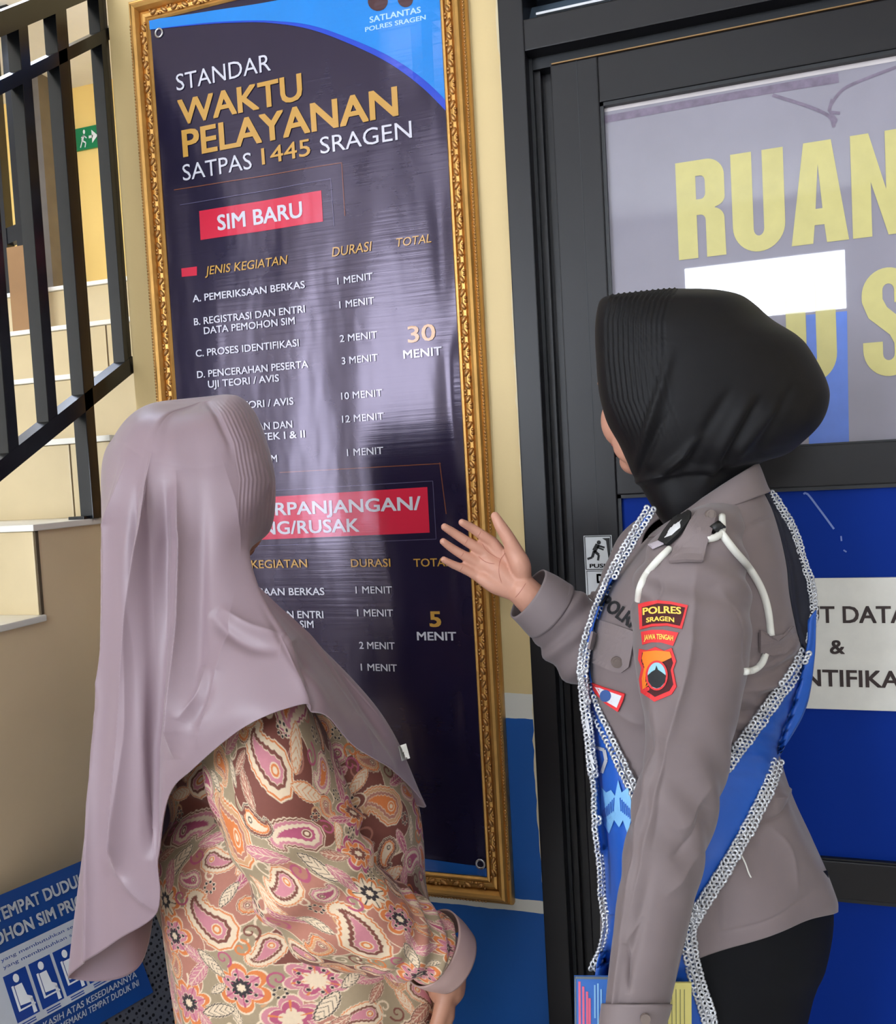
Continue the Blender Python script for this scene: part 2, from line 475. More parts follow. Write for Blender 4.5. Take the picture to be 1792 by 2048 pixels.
# pale strip along the pane's top edge, and the brown smear of old tape below it
tp = MB()
flat_poly(tp, [(1200, 208), (1792, 100), (1792, 122), (1200, 226)], yg - .0005)
struct('bare_glass_strip', tp, mat('bare_glass', (214, 206, 208), rough=.2, coat=1.0, coat_rough=.02), d1)
tp = MB()
flat_poly(tp, [(1206, 232), (1400, 196), (1676, 146), (1678, 165), (1480, 197), (1320, 226), (1210, 246)], yg - .0006)
def stroke(mb, pts, w, y):
    pts = np.array(pts, float)
    d = np.gradient(pts, axis=0); n = np.stack([-d[:, 1], d[:, 0]], 1); n /= np.linalg.norm(n, axis=1)[:, None]
    w = np.full(len(pts), w) if np.isscalar(w) else np.array(w)
    a = pts + n * w[:, None] / 2; b = pts - n * w[:, None] / 2
    for i in range(len(pts) - 1): flat_poly(mb, [a[i], a[i + 1], b[i + 1], b[i]], y)
def arcpts(c, n=24): return resample(np.array(c, float), n)
stroke(tp, arcpts([(1545, 190), (1600, 207), (1640, 222), (1662, 236), (1668, 254)]), 7, yg - .0007)
stroke(tp, arcpts([(1792, 134), (1735, 156), (1690, 176), (1668, 200), (1658, 222), (1680, 226)]), 6, yg - .0008)
stroke(tp, arcpts([(1664, 198), (1660, 222), (1672, 240), (1664, 250)]), 6, yg - .0009)
struct('tape_smear', tp, mat('tape_residue', (122, 110, 130), rough=.6, var=.2, vscale=60), d1)
bs = MB(); flat_poly(bs, [(1612, 630), (1694, 622), (1698, 884), (1618, 889)], yg - .0006)  # flat blue patch laid over part of the pane
struct('blue_patch', bs, mat('blue_patch_tint', (66, 110, 205), rough=.35, coat=1.0, coat_rough=.02, var=.15, vscale=14), d1, label='blue patch on the glass')
# block letters on the glass
def stroke_letters():
    """heavy condensed capitals: outline polygons in a unit box, with counters"""
    def arc(cx, cy, rx, ry, a0, a1, n=12):
        return [(cx + rx * math.cos(math.radians(a0 + (a1 - a0) * i / n)), cy + ry * math.sin(math.radians(a0 + (a1 - a0) * i / n))) for i in range(n + 1)]
    L = {}
    L['R'] = ([[(0, 0), (0, 1), (.52, 1)] + arc(.62, .82, .36, .18, 90, 0) + [(.98, .70)] + arc(.72, .60, .26, .10, 0, -75, 6) + arc(.70, .38, .26, .12, 75, 0, 6) + [(.97, 0), (.58, 0), (.58, .36)] + arc(.48, .38, .1, .06, 0, 90, 4) + [(.40, .44), (.40, 0)]],
              [[(.40, .60), (.40, .84), (.50, .84)] + arc(.50, .78, .09, .06, 90, 0, 4) + [(.59, .66)] + arc(.50, .66, .09, .06, 0, -90, 4)])
    L['U'] = ([[(0, 1), (.40, 1), (.40, .22)] + arc(.5, .22, .1, .07, 180, 360, 8) + [(.60, 1), (1, 1), (1, .26)] + arc(.5, .26, .5, .27, 0, -180, 20)], [])
    L['A'] = ([[(0, 0), (.26, 1), (.74, 1), (1, 0), (.62, 0), (.585, .18), (.415, .18), (.38, 0)]], [[(.44, .34), (.56, .34), (.50, .78)]])
    L['N'] = ([[(0, 0), (0, 1), (.34, 1), (.64, .44), (.64, 1), (1, 1), (1, 0), (.66, 0), (.36, .53), (.36, 0)]], [])
    L['G'] = ([[(1, .52), (1, .0), (.76, 0), (.72, .07)] + arc(.44, .25, .44, .26, -60, -180, 10) + arc(.5, .74, .5, .27, 180, 0, 18) + [(1, .62), (.60, .62), (.60, .78)] + arc(.5, .78, .1, .07, 0, 180, 8) + [(.40, .22)] + arc(.5, .22, .1, .07, 180, 360, 8) + [(.60, .36), (.52, .36), (.52, .52)]], [])
    L['S'] = ([[(0, .32), (.38, .32), (.38, .20)] + arc(.49, .20, .11, .06, 180, 360, 8) + [(.60, .30), (.52, .38), (.12, .55)] + arc(.36, .72, .36, .13, 200, 180, 3) + arc(.5, .76, .5, .25, 180, 0, 18) + [(1, .68), (.62, .68), (.62, .80)] + arc(.51, .80, .11, .06, 0, 180, 8) + [(.40, .72), (.48, .64), (.88, .46)] + arc(.64, .30, .36, .14, 30, 0, 3) + arc(.5, .25, .5, .26, 0, -180, 18)], [])
    return L
LET = stroke_letters()
def block_letter(mb, ch, x0, x1, z0, z1, y):
    cu = bpy.data.curves.new('t', 'CURVE'); cu.dimensions = '2D'; cu.fill_mode = 'BOTH'
    for loop in LET[ch][0] + LET[ch][1]:
        s_ = cu.splines.new('POLY'); s_.points.add(len(loop) - 1); s_.use_cyclic_u = True
        for q, p in zip(s_.points, loop): q.co = (p[0], p[1], 0, 1)
    o = bpy.data.objects.new('t', cu); COL.objects.link(o)
    me = bpy.data.meshes.new_from_object(o.evaluated_get(bpy.context.evaluated_depsgraph_get()))
    mb.raw([(x0 + (x1 - x0) * v.co.x, y, z0 + (z1 - z0) * v.co.y) for v in me.vertices], [tuple(p.vertices) for p in me.polygons])
    bpy.data.objects.remove(o); bpy.data.curves.remove(cu); bpy.data.meshes.remove(me)
yt = yg - .0012
zl0 = (WZ(1358, 522, yt) + WZ(1456, 507, yt)) / 2; zl1 = (WZ(1348, 327, yt) + WZ(1564, 294, yt)) / 2
gl = MB()
for ch, xa, xb in (('R', WX(1354, 420, yt), WX(1452, 410, yt)), ('U', WX(1464, 410, yt), WX(1569, 400, yt)), ('A', WX(1583, 480, yt), WX(1698, 470, yt)), ('N', WX(1703, 380, yt), WX(1812, 370, yt)), ('G', WX(1824, 380, yt), WX(1932, 370, yt))):
    block_letter(gl, ch, xa, xb, zl0, zl1, yt)
zs1 = WZ(1765, 538, yt); zs0 = WZ(1765, 751, yt)
block_letter(gl, 'S', WX(1725, 650, yt), WX(1830, 640, yt), zs0, zs1, yt)
block_letter(gl, 'U', WX(1572, 650, yt), WX(1672, 640, yt), zs0, zs1, yt)
struct('glass_lettering', gl, mat('yellow_vinyl', (200, 190, 118), rough=.4, var=.05, vscale=30, coat=.6, coat_rough=.02), d1, label='yellow block capitals stuck on the glass')
pb = MB().box((xg0, yl + .012, zp0), (xg1, .03, zp1)).box((xg0, yl + .012, .12), (xg1, .03, zq1))
struct('door_panels', pb, M_BLUE, d1)
sc_ = MB()
yp = yl + .0115
stroke(sc_, arcpts([(1607, 988), (1615, 988), (1640, 1020), (1668, 1058)]), 4, yp)
stroke(sc_, arcpts([(1682, 1072), (1683, 1082)], 4), 3, yp); stroke(sc_, arcpts([(1687, 1100), (1693, 1104)], 4), 3, yp)
struct('scratch_marks', sc_, mat('pale_scratch', (120, 140, 200), rough=.7), d1)
# transom louvre over the door
tr_ = MB(); zt = zh1
for i in range(7):
    z = zt + .03 + i * .075
    tr_.bar((xj1, .03, z), (J0 - .06, .03, z), .07, .005, up=(0, -.75, .65))
struct('transom_blades', tr_, mat('louvre_glass', (84, 98, 112), rough=.12, var=.05), d1)
tb = MB().box((xj1 + .004, -.012, zt), (J0 - .06, .02, zt + .006)).box((xj1 + .02, -.016, zt + .010), (J0 - .06, .0, zt + .014))
struct('transom_bead', tb, mat('pale_aluminium', (190, 192, 198), rough=.3, metal=.6), d1)
bk = MB().box((xj1, .10, zh1), (J0 - .06, .108, 2.56))
struct('transom_backing', bk, mat('transom_grey', (58, 66, 78), rough=.3), d1)

# ---- windows of the hall behind the camera (they light the room and show in the glass and the banner)
M_SKY = mat('daylight_pane', (255, 255, 255), emit=(250, 248, 255), estr=WINDOW_STRENGTH)
M_WFRAME = mat('white_window_frame', (230, 230, 228), rough=.4)
WINS = [(-.29, .75, 2.38, 2.77, 3.4), (-3.15, -1.55, .8, 2.95, 1.45), (1.7, 2.45, .9, 2.5, .5)]
for i, (xa, xb, za, zb, k) in enumerate(WINS):
    w = empty('window_%d' % (i + 1), ((xa + xb) / 2, RY0, za), kind='structure')
    fr = MB()
    for a, b in (((xa - .05, za - .05), (xb + .05, za)), ((xa - .05, zb), (xb + .05, zb + .05)), ((xa - .05, za), (xa, zb)), ((xb, za), (xb + .05, zb))):
        fr.box((a[0], RY0, a[1]), (b[0], RY0 + .04, b[1]))
    struct('window_frame', fr, M_WFRAME, w)
    mm = mat('daylight_pane_%d' % i, (255, 255, 255), emit=(232, 242, 255), estr=WINDOW_STRENGTH * k)
    struct('window_pane', MB().box((xa, RY0 + .002, za), (xb, RY0 + .012, zb)), mm, w)

# ---- ceiling lamps of the hall
M_TUBE = mat('lamp_diffuser', (255, 255, 255), emit=(240, 246, 255), estr=LAMP_STRENGTH)
for i, (x, y, where) in enumerate(((-1.9, -3.2, 'on the left over the hall behind'), (2.0, -3.4, 'on the right over the hall behind'), (-.5, -1.7, 'near the notice board wall'), (1.4, -1.2, 'near the blue door'))):
    o = empty('ceiling_light', (x, y, RZ - .06), 'white flat ceiling light %s' % where, 'lamp', 'ceiling lights of the hall')
    MB().box((x - .62, y - .17, RZ - .05), (x + .62, y + .17, RZ), .004).build('housing', M_WFRAME, o)
    MB().box((x - .58, y - .14, RZ - .06), (x + .58, y + .14, RZ - .048)).build('diffuser', M_TUBE, o)
o = empty('ceiling_light', (-2.3, .45, RZ - .06), 'unseen light added over the stairs for glare on the railing', 'lamp')  # added out of view so the rail tops catch its cool glare
MB().box((-2.6, .15, RZ - .05), (-2.0, .75, RZ), .004).build('housing', M_WFRAME, o)
MB().box((-2.57, .18, RZ - .06), (-2.03, .72, RZ - .048)).build('diffuser', mat('added_stair_light', (255, 255, 255), emit=(214, 228, 255), estr=23), o)
# ================================================================== THINGS ON THE WALLS
# ---- framed banner
bx0, bx1 = WX(304, 60, -.012), WX(972, 1700, -.012)
bz1, bz0 = WZ(300, 46, -.012), WZ(960, 1752, -.012)
def wave(x, z):
    u = (x - bx0) / (bx1 - bx0)
    a = .0016 * math.sin(z * 7 + u * 3) + .0012 * math.sin(u * 9 + z * 2.3) + .0010 * math.sin(u * 23 + math.sin(z * 5) * 1.5) * (.3 + u)
    e = .004 * math.exp(-((u - .965) / .03) ** 2) * math.sin(z * 11)
    return a + e
ban = empty('framed_banner', ((bx0 + bx1) / 2, 0, bz0 - .05), 'tall gold-framed dark banner of service times on the beige wall', 'banner')
YS = -.014
nv_, nu_ = 200, 90
xs_ = np.linspace(bx0 - .004, bx1 + .004, nu_); zs_ = np.linspace(bz0 - .004, bz1 + .004, nv_)
V = np.array([[(x, YS + wave(x, z), z) for x in xs_] for z in zs_])
def banner_mat(name, rgb):
    M = mat(name, rgb, rough=.19, spec=.6, var=.05, vscale=6)
    nt = M.node_tree; L = nt.links.new; b = nt.nodes['Principled BSDF']
    b.inputs['Specular Tint'].default_value = (.95, .80, 1.0, 1)
    tc = [n for n in nt.nodes if n.type == 'TEX_COORD'][0]
    def nzt(scale, st):
        mp = nt.nodes.new('ShaderNodeMapping'); mp.inputs['Scale'].default_value = st; L(tc.outputs['Object'], mp.inputs[0])
        n = nt.nodes.new('ShaderNodeTexNoise'); n.inputs['Scale'].default_value = scale; n.inputs['Detail'].default_value = 3; L(mp.outputs[0], n.inputs['Vector']); return n
    n1 = nzt(3.6, (2.0, 1, .7)); n2 = nzt(22, (.2, 1, 7))
    ad = nt.nodes.new('ShaderNodeMath'); ad.operation = 'MULTIPLY_ADD'; ad.inputs[1].default_value = .05; L(n2.outputs[0], ad.inputs[0]); L(n1.outputs[0], ad.inputs[2])
    bp = nt.nodes.new('ShaderNodeBump'); bp.inputs['Strength'].default_value = .22; bp.inputs['Distance'].default_value = .02
    L(ad.outputs[0], bp.inputs['Height']); L(bp.outputs[0], b.inputs['Normal'])
    return M
M_NAVY = banner_mat('banner_navy', (27, 23, 47))
me = grid_mesh('sheet', V, closed=False)
link('sheet', me, M_NAVY, ban)
# printed colours and lettering lie on the sheet
def ink(name, rgb): return banner_mat('ink_' + name, rgb)
I_W, I_G, I_R = ink('white', (208, 207, 218)), ink('gold', (196, 150, 70)), ink('red', (206, 40, 66))
def wv(d): return lambda x, z: wave(x, z) - d
def fine_poly(mb, pts, d):
    """a printed shape cut into small cells so that it follows the sheet"""
    bm = bmesh.new(); vs = []
    for q in pts:
        p = at(q[0], q[1], YS); vs.append(bm.verts.new((p[0], YS, p[2])))
    bm.faces.new(vs)
    zs = [v.co.z for v in vs]; xs = [v.co.x for v in vs]
    for a, lo, hi in ((0, min(xs), max(xs)), (2, min(zs), max(zs))):
        k = max(1, int((hi - lo) / .02))
        for i in range(1, k):
            nrm = Vector((1, 0, 0)) if a == 0 else Vector((0, 0, 1)); c = nrm * (lo + (hi - lo) * i / k)
            bmesh.ops.bisect_plane(bm, geom=bm.verts[:] + bm.edges[:] + bm.faces[:], plane_co=c, plane_no=nrm)
    bm.verts.index_update()
    mb.raw([(v.co.x, YS + wave(v.co.x, v.co.z) - d, v.co.z) for v in bm.verts], [[v.index for v in f.verts] for f in bm.faces]); bm.free()
def clipx(pts):
    out = []
    for q in pts:
        p = at(q[0], q[1], YS); x = min(max(p[0], bx0 - .003), bx1 + .003); z = min(p[2], bz1 + .003)
        c = to_px((x, YS, z)); out.append((c[0], c[1]))
    return out
arc1 = arcpts([(296, 62), (380, 52), (470, 46), (543, 47), (641, 66), (758, 116), (836, 168), (896, 226)], 40)
arc2 = arcpts([(296, 62), (380, 50), (470, 43), (545, 43), (641, 57), (758, 103), (836, 150), (896, 204)], 40)
mb = MB(); fine_poly(mb, clipx(list(map(tuple, arc1)) + [(896, -20), (700, -20), (296, 30)]), .0008)
mb.build('blue_edge_print', ink('royal', (24, 70, 200)), ban)
mb = MB(); fine_poly(mb, clipx(list(map(tuple, arc2)) + [(896, -20), (700, -20), (296, 30)]), .0014)
mb.build('sky_blue_print', ink('sky', (18, 132, 222)), ban)
mb = MB()
fine_poly(mb, clipx([(840, 1716), (984, 1738), (984, 1760), (840, 1760)]), .0008)
mb.build('blue_foot_print', ink('footblue', (30, 90, 170)), ban)
for nm_, c in (('red_box', [(398, 422), (643, 381), (646, 443), (401, 480)]), ('red_box', [(410, 1002), (855, 974), (860, 1065), (414, 1084)]), ('red_marker', [(363, 537), (394, 533), (394, 551), (364, 554)]), ('red_marker', [(372, 1134), (402, 1132), (403, 1150), (373, 1152)])):
    mb = MB(); fine_poly(mb, c, .0008); mb.build(nm_, I_R, ban)
D2 = .0018
def T(mb, s, x0, y0, x1, y1, cap, bold=0.0, shear=0.0): text_wall(mb, s, x0, y0, x1, y1, cap, YS, bold, shear, wv(D2))
mb = MB()
T(mb, 'STANDAR', 355, 183, 543, 141, 35)
T(mb, 'SATPAS', 367, 361, 504, 338, 34); T(mb, 'SRAGEN', 643, 310, 825, 275, 35)
mb.build('title_lettering', I_W, ban, label='thin white title capitals')
mb = MB()
T(mb, 'WAKTU', 359, 249, 608, 203, 54, .022); T(mb, 'PELAYANAN', 367, 312, 799, 236, 58, .022); T(mb, '1445', 524, 329, 623, 312, 35, .006)
mb.build('title_gold_lettering', I_G, ban, label='bold gold title capitals')
mb = MB()
T(mb, 'SATLANTAS', 741, 46, 842, 27, 13, .02); T(mb, 'POLRES SRAGEN', 732, 64, 852, 41, 10, .02)
mb.build('emblem_lettering', ink('paleblue', (170, 215, 245)), ban)
mb = MB()
for c, r, k in (((757, 4), 20, 0), ((811, 0), 15, 0)):
    pts = [(c[0] + r * math.cos(a), c[1] + r * math.sin(a) * (1.0)) for a in np.linspace(0, 2 * PI, 20)[:-1]]
    fine_poly(mb, clipx(pts), .002)
ob = mb.build('emblem_print', ink('emblem', (70, 44, 44)), ban)
mb = MB()
T(mb, 'SIM BARU', 436, 460, 606, 436, 33, .02)
T(mb, 'PERPANJANGAN/', 511, 1033, 843, 1019, 27, .02); T(mb, 'HILANG/RUSAK', 447, 1075, 720, 1060, 27, .02)
mb.build('red_box_lettering', I_W, ban)
mb = MB()
T(mb, 'JENIS KEGIATAN', 411, 549, 576, 529, 18, .006, .18); T(mb, 'DURASI', 664, 514, 746, 502, 20, .006, .18); T(mb, 'TOTAL', 794, 493, 863, 486, 18, .006, .18)
T(mb, 'JENIS KEGIATAN', 445, 1138, 616, 1134, 17, .010); T(mb, 'DURASI', 703, 1134, 783, 1133, 17, .010); T(mb, 'TOTAL', 829, 1133, 903, 1132, 17, .010)
T(mb, '30', 816, 685, 872, 681, 35, .012); T(mb, '5', 861, 1253, 884, 1253, 33, .03)
mb.build('gold_heading_lettering', I_G, ban)
mb = MB()
B_ = .016
for s, a in (('A. PEMERIKSAAN BERKAS', (387, 604, 610, 577)), ('B. REGISTRASI DAN ENTRI', (390, 651, 610, 625)), ('DATA PEMOHON SIM', (410, 669, 590, 648)),
             ('C. PROSES IDENTIFIKASI', (394, 714, 598, 693)), ('D. PENCERAHAN PESERTA', (397, 756, 617, 736)), ('UJI TEORI / AVIS', (419, 776, 559, 763)),
             ('E. UJIAN TEORI / AVIS', (402, 826, 588, 808)), ('F. PENGARAHAN DAN', (412, 870, 586, 854)), ('UJI PRAKTEK I & II', (438, 888, 611, 874)), ('G. PENERBITAN SIM', (408, 936, 556, 921)),
             ('A. PEMERIKSAAN BERKAS', (420, 1195, 650, 1186)), ('B. REGISTRASI DAN ENTRI', (426, 1239, 648, 1233)), ('DATA PEMOHON SIM', (447, 1259, 628, 1251))):
    T(mb, s, *a, 15, B_)
mb.build('list_lettering', I_W, ban)
mb = MB()
for s, a in (('1 MENIT', (675, 569, 747, 560)), ('1 MENIT', (679, 616, 750, 609)), ('2 MENIT', (680, 684, 756, 677)), ('3 MENIT', (684, 729, 757, 722)), ('10 MENIT', (683, 799, 766, 793)), ('12 MENIT', (685, 846, 769, 839)), ('1 MENIT', (695, 912, 768, 908)),
             ('1 MENIT', (712, 1187, 786, 1186)), ('1 MENIT', (715, 1233, 788, 1232)), ('2 MENIT', (719, 1298, 791, 1298)), ('1 MENIT', (722, 1342, 795, 1342))):
    T(mb, s, *a, 15, .012)
T(mb, 'MENIT', 807, 717, 885, 711, 18, .02); T(mb, 'MENIT', 836, 1280, 914, 1280, 18, .02)
mb.build('minutes_lettering', I_W, ban)
mb = MB()
def rule(pts, w=1.6):
    pts = np.array(pts, float)
    for i in range(len(pts) - 1):
        d = pts[i + 1] - pts[i]; n = np.array([-d[1], d[0]]); n = n / np.linalg.norm(n) * w / 2
        fine_poly(mb, [pts[i] + n, pts[i + 1] + n, pts[i + 1] - n, pts[i] - n], .0009)
rule([(348, 380), (684, 326)]); rule([(684, 326), (690, 432)])
rule([(880, 925), (893, 1028)]); rule([(560, 945), (882, 927)])
mb.build('copper_rules', ink('copper', (122, 72, 48)), ban)
mb = MB()
rule([(400, 990), (866, 962)], 1.3); rule([(866, 962), (873, 1078)], 1.3); rule([(873, 1078), (405, 1096)], 1.3)
rule([(360, 410), (662, 358)], 1.3); rule([(662, 358), (668, 452)], 1.3)
mb.build('grey_rules', ink('greyrule', (88, 84, 112)), ban)
M_STEEL = mat('bright_steel', (190, 190, 196), rough=.25, metal=1.0)
for c in ((961, 1728), (318, 66)):
    p = at(*c, YS - .003)
    mb = MB(); ring = [(p[0] + .008 * math.cos(a), p[1], p[2] + .008 * math.sin(a)) for a in np.linspace(0, 2 * PI, 25)]
    mb.tube(ring, .0024, 8, caps=False); mb.build('eyelet', M_STEEL, ban, sm=True)
# moulding
prof = [(.000, -.004), (.000, -.016), (.003, -.020), (.007, -.019), (.008, -.015), (.011, -.018), (.016, -.020), (.021, -.019), (.0235, -.016), (.0245, -.020), (.029, -.028), (.034, -.031), (.039, -.029), (.0425, -.024), (.0435, -.020), (.047, -.021), (.050, -.018), (.052, -.012), (.052, -.001), (.0, -.001)]
FWD = .0485 / .052
cor = [(bx0, bz0, -1, -1), (bx1, bz0, 1, -1), (bx1, bz1, 1, 1), (bx0, bz1, -1, 1)]
fv = []; ff = []; npf = len(prof)
for (x, z, sx, sz) in cor:
    fv += [(x + sx * w * FWD, y, z + sz * w * FWD) for w, y in prof]
for k in range(4):
    for i in range(npf):
        ff.append((k * npf + i, k * npf + (i + 1) % npf, ((k + 1) % 4) * npf + (i + 1) % npf, ((k + 1) % 4) * npf + i))
M_GOLD = mat('antique_gold', (204, 156, 88), rough=.36, metal=.8, var=.12, vscale=22, bump=.05, bscale=120)
M_GOLDD = mat('brown_gold', (182, 136, 84), rough=.42, metal=.8, var=.25, vscale=120)
mb = MB(); mb.raw(fv, ff); mb.build('frame_moulding', M_GOLD, ban)
orn = MB(); bead = MB()
def along(k):
    (xa, za, sa, ta), (xb, zb, sb, tb) = cor[k], cor[(k + 1) % 4]
    return np.array((xa, za)), np.array((xb, zb)), np.array([(0, -1), (1, 0), (0, 1), (-1, 0)][k])
for k in range(4):
    a, b, nrm = along(k); d = b - a; Ln = np.linalg.norm(d); d /= Ln
    n = int(Ln / .0235)
    for i in range(n):
        c = a + d * (i + .5) * Ln / n + nrm * .0158 * FWD
        D3 = np.array((d[0], 0, d[1])); N3 = np.array((nrm[0], 0, nrm[1])); s = 1 if i % 2 else -1
        q = (D3 + N3 * .55 * s); q /= np.linalg.norm(q); w = np.cross(q, (0, 1, 0))
        orn.ball((c[0], -.0195, c[1]), (.0085, .0042, .0045), 8, 5, axes=(q, w, (0, -1, 0)))
        for e, o_ in ((.0085, .0045), (-.0085, -.0045)):
            cc = c + d * e + nrm * o_ * s * -1
            orn.ball((cc[0], -.0195, cc[1]), .0030, 6, 4)
    n = int(Ln / .0062)
    for i in range(n):
        c = a + d * (i + .5) * Ln / n + nrm * .0468 * FWD
        bead.ball((c[0], -.0205, c[1]), .0026, 5, 4)
orn.build('leaf_ornament', M_GOLDD, ban, sm=True, fix=False)
bead.build('beaded_edge', M_GOLDD, ban, sm=True, fix=False)

# ---- exit sign high on the stairwell wall
ye = YB - .012
e0, e1 = at(110, 287, ye), at(199, 275, ye)
zc = WZ(180, 274, ye); hh = .5 * (WZ(180, 252, ye) - WZ(180, 297, ye))
es = empty('exit_sign', ((e0[0] + e1[0]) / 2, YB, zc - hh), 'green and white running man exit sign behind the stair railing', 'sign')
M_GREEN = mat('exit_green', (16, 128, 78), rough=.4)
MB().box((e0[0], ye, zc - hh), (e1[0], YB, zc + hh), .003).build('sign_plate', M_GREEN, es)
pic = MB(); yq = ye - .002
def wp(mb, pts): mb.raw([(e0[0] + (e1[0] - e0[0]) * u, yq, zc + hh * v) for u, v in pts], [tuple(range(len(pts)))])
wp(pic, [(.06, -.8), (.20, -.8), (.20, .8), (.06, .8)])
for a, b, w in (((.36, .25), (.30, -.2), .10), ((.30, -.2), (.42, -.45), .06), ((.42, -.45), (.38, -.85), .05), ((.30, -.2), (.22, -.8), .05), ((.36, .25), (.46, -.05), .045), ((.36, .25), (.27, .05), .045), ((.60, 0), (.80, 0), .10)):
    d = np.array(b) - np.array(a); n = np.array((-d[1] * .35, d[0] / .35)); n = n / (np.hypot(n[0] / .35, n[1]) + 1e-9)
    q = n * w * np.array((1, 1.2))
    g_ = lambda p: (float(.66 + (p[0] - .36) * .62) if p[0] < .55 else float(p[0] * .45 + .50), float(p[1]))
    wp(pic, [g_(np.array(a) + q), g_(np.array(b) + q), g_(np.array(b) - q), g_(np.array(a) - q)])
wp(pic, [(.675 + .025 * math.cos(t), .55 + .2 * math.sin(t)) for t in np.linspace(0, 2 * PI, 12)[:-1]])
wp(pic, [(.84, .6), (.97, 0), (.84, -.6)])
pic.build('pictogram', mat('exit_white', (236, 240, 236), rough=.4), es)

# ---- push sticker on the door stile
yk = yl - .0016
ps = empty('push_sticker', tuple(at(1195, 1200, yl)), 'narrow white push sticker with black figure on the door stile', 'sticker')
zt1, zt0 = WZ(1195, 1071, yk), WZ(1195, 1290, yk); xa, xb = WX(1167, 1071, yk), WX(1223, 1071, yk)
MB().box((xa, yk, zt0), (xb, yl, zt1)).build('sticker_sheet', mat('sticker_white', (222, 224, 226), rough=.3), ps)
pk = MB(); ypk = yk - .0006
W_, H_ = xb - xa, zt1 - zt0
def sp_(pts): pk.raw([(xa + W_ * u, ypk, zt1 - W_ * v) for u, v in pts], [tuple(range(len(pts)))])
def seg(a, b, w):
    d = np.array(b) - np.array(a); n = np.array((-d[1], d[0])); n = n / np.linalg.norm(n) * w / 2; a = np.array(a); b = np.array(b)
    sp_([a + n, b + n, b - n, a - n])
for a, b in (((.04, .03), (.96, .03)), ((.04, 1.22), (.96, 1.22)), ((.04, .03), (.04, 1.22)), ((.96, .03), (.96, 1.22))): seg(a, b, .03)
sp_([(.66, .10), (.93, .10), (.93, .90), (.86, .90), (.80, .2)])
sp_([(.54 + .075 * math.cos(t), .25 + .075 * math.sin(t)) for t in np.linspace(0, 2 * PI, 14)[:-1]])
seg((.50, .32), (.36, .55), .16); seg((.50, .36), (.74, .44), .07); seg((.46, .42), (.70, .52), .06)
seg((.36, .55), (.52, .70), .10); seg((.52, .70), (.48, .90), .08); seg((.36, .55), (.28, .78), .10); seg((.28, .78), (.10, .84), .08)
def st_text(s, u0, u1, vb, cap, bold=.03):
    v, f = text_geo(s, bold); pk.raw([(xa + W_ * (u0 + (u1 - u0) * q[0]), ypk, zt1 - W_ * (vb - cap * q[1])) for q in v], f)
st_text('PUSH', .17, .87, 1.16, .15)
for i, ch in enumerate('DORONG'): st_text(ch, .40, .66, 1.72 + i * .46, .36, .05)
seg((.04, 1.28), (.96, 1.28), .02); seg((.06, 1.28), (.06, 3.86), .02); seg((.94, 1.28), (.94, 3.86), .02)
pk.build('sticker_print', M_BLACK, ps)

# ---- data room board on the door
yb_ = yp - .006
ib = empty('door_notice', tuple(at(1680, 1420, yp)), 'white notice with dark capitals on the blue door panel', 'notice')
za, zb = WZ(1700, 1420, yb_), WZ(1700, 1156, yb_); xa2, xb2 = WX(1500, 1290, yb_), WX(1852, 1290, yb_)
MB().box((xa2, yb_, za), (xb2, yp, zb), .001).build('board', M_WHITE, ib)
mb = MB(); yt2 = yb_ - .0008
text_wall(mb, 'INPUT DATA', 1538, 1246, 1817, 1246, 35, yt2, .02)
text_wall(mb, '&', 1660, 1308, 1690, 1308, 30, yt2, .02)
text_wall(mb, 'IDENTIFIKASI', 1532, 1374, 1836, 1373, 35, yt2, .02)
mb.build('notice_lettering', M_INK, ib)

# ---- stair railing
xr = XS - .002
rl = empty('stair_railing', tuple(atx(183, 1030, xr)), 'black square-bar stair railing left of the beige wall', 'railing')
M_RAIL = mat('black_rail_paint', (8, 12, 18), rough=.26, spec=.6, var=.15, vscale=40)
def RP(px, py): return np.array(atx(px, py, xr))
ra, rb = RP(0, 932), RP(264, 722); sl = (rb - ra); sl /= sl[1]
def on_line(p, y): return p + sl * (y - p[1])
ylo, yhi = -.62, .012
h0 = RP(0, 172); hs = (RP(215, 66) - h0); hs /= hs[1]
mb = MB(); mb.bar(on_line(ra, ylo), on_line(ra, yhi), .030, .030, up=(0, 0, 1)); br_ = mb.build('bottom_rail', M_RAIL, rl)
hz = lambda y: h0 + hs * (y - h0[1])
mb = MB(); mb.bar(hz(ylo), hz(.04), .030, .020); mr_ = mb.build('middle_rail', M_RAIL, rl)
top = h0 + np.array((0, 0, .105))
tz = lambda y: top + hs * (y - top[1])
mb = MB(); mb.bar(tz(ylo), tz(.04), .044, .034); mb.build('hand_rail', M_RAIL, rl)
for i, (px, py) in enumerate(((-62, 1000), (16, 905), (95, 842), (170, 786), (245, 714))):
    q = RP(px, py); y = q[1]
    mb = MB(); a = on_line(ra, y); b = tz(y)
    mb.box((xr - .014, y - .012, a[2] + .006), (xr + .014, y + .012, b[2]), .001); mb.build('baluster', M_RAIL, rl)
q = RP(183, 1030); y = q[1]
mb = MB(); mb.box((xr - .015, y - .013, Z0_), (xr + .015, y + .013, tz(y)[2]), .001); mb.build('post', M_RAIL, rl)
mb = MB(); mb.box((xr - .03, y - .03, Z0_), (xr + .007, y + .03, Z0_ + .006), .001); mb.build('base_plate', M_RAIL, rl)
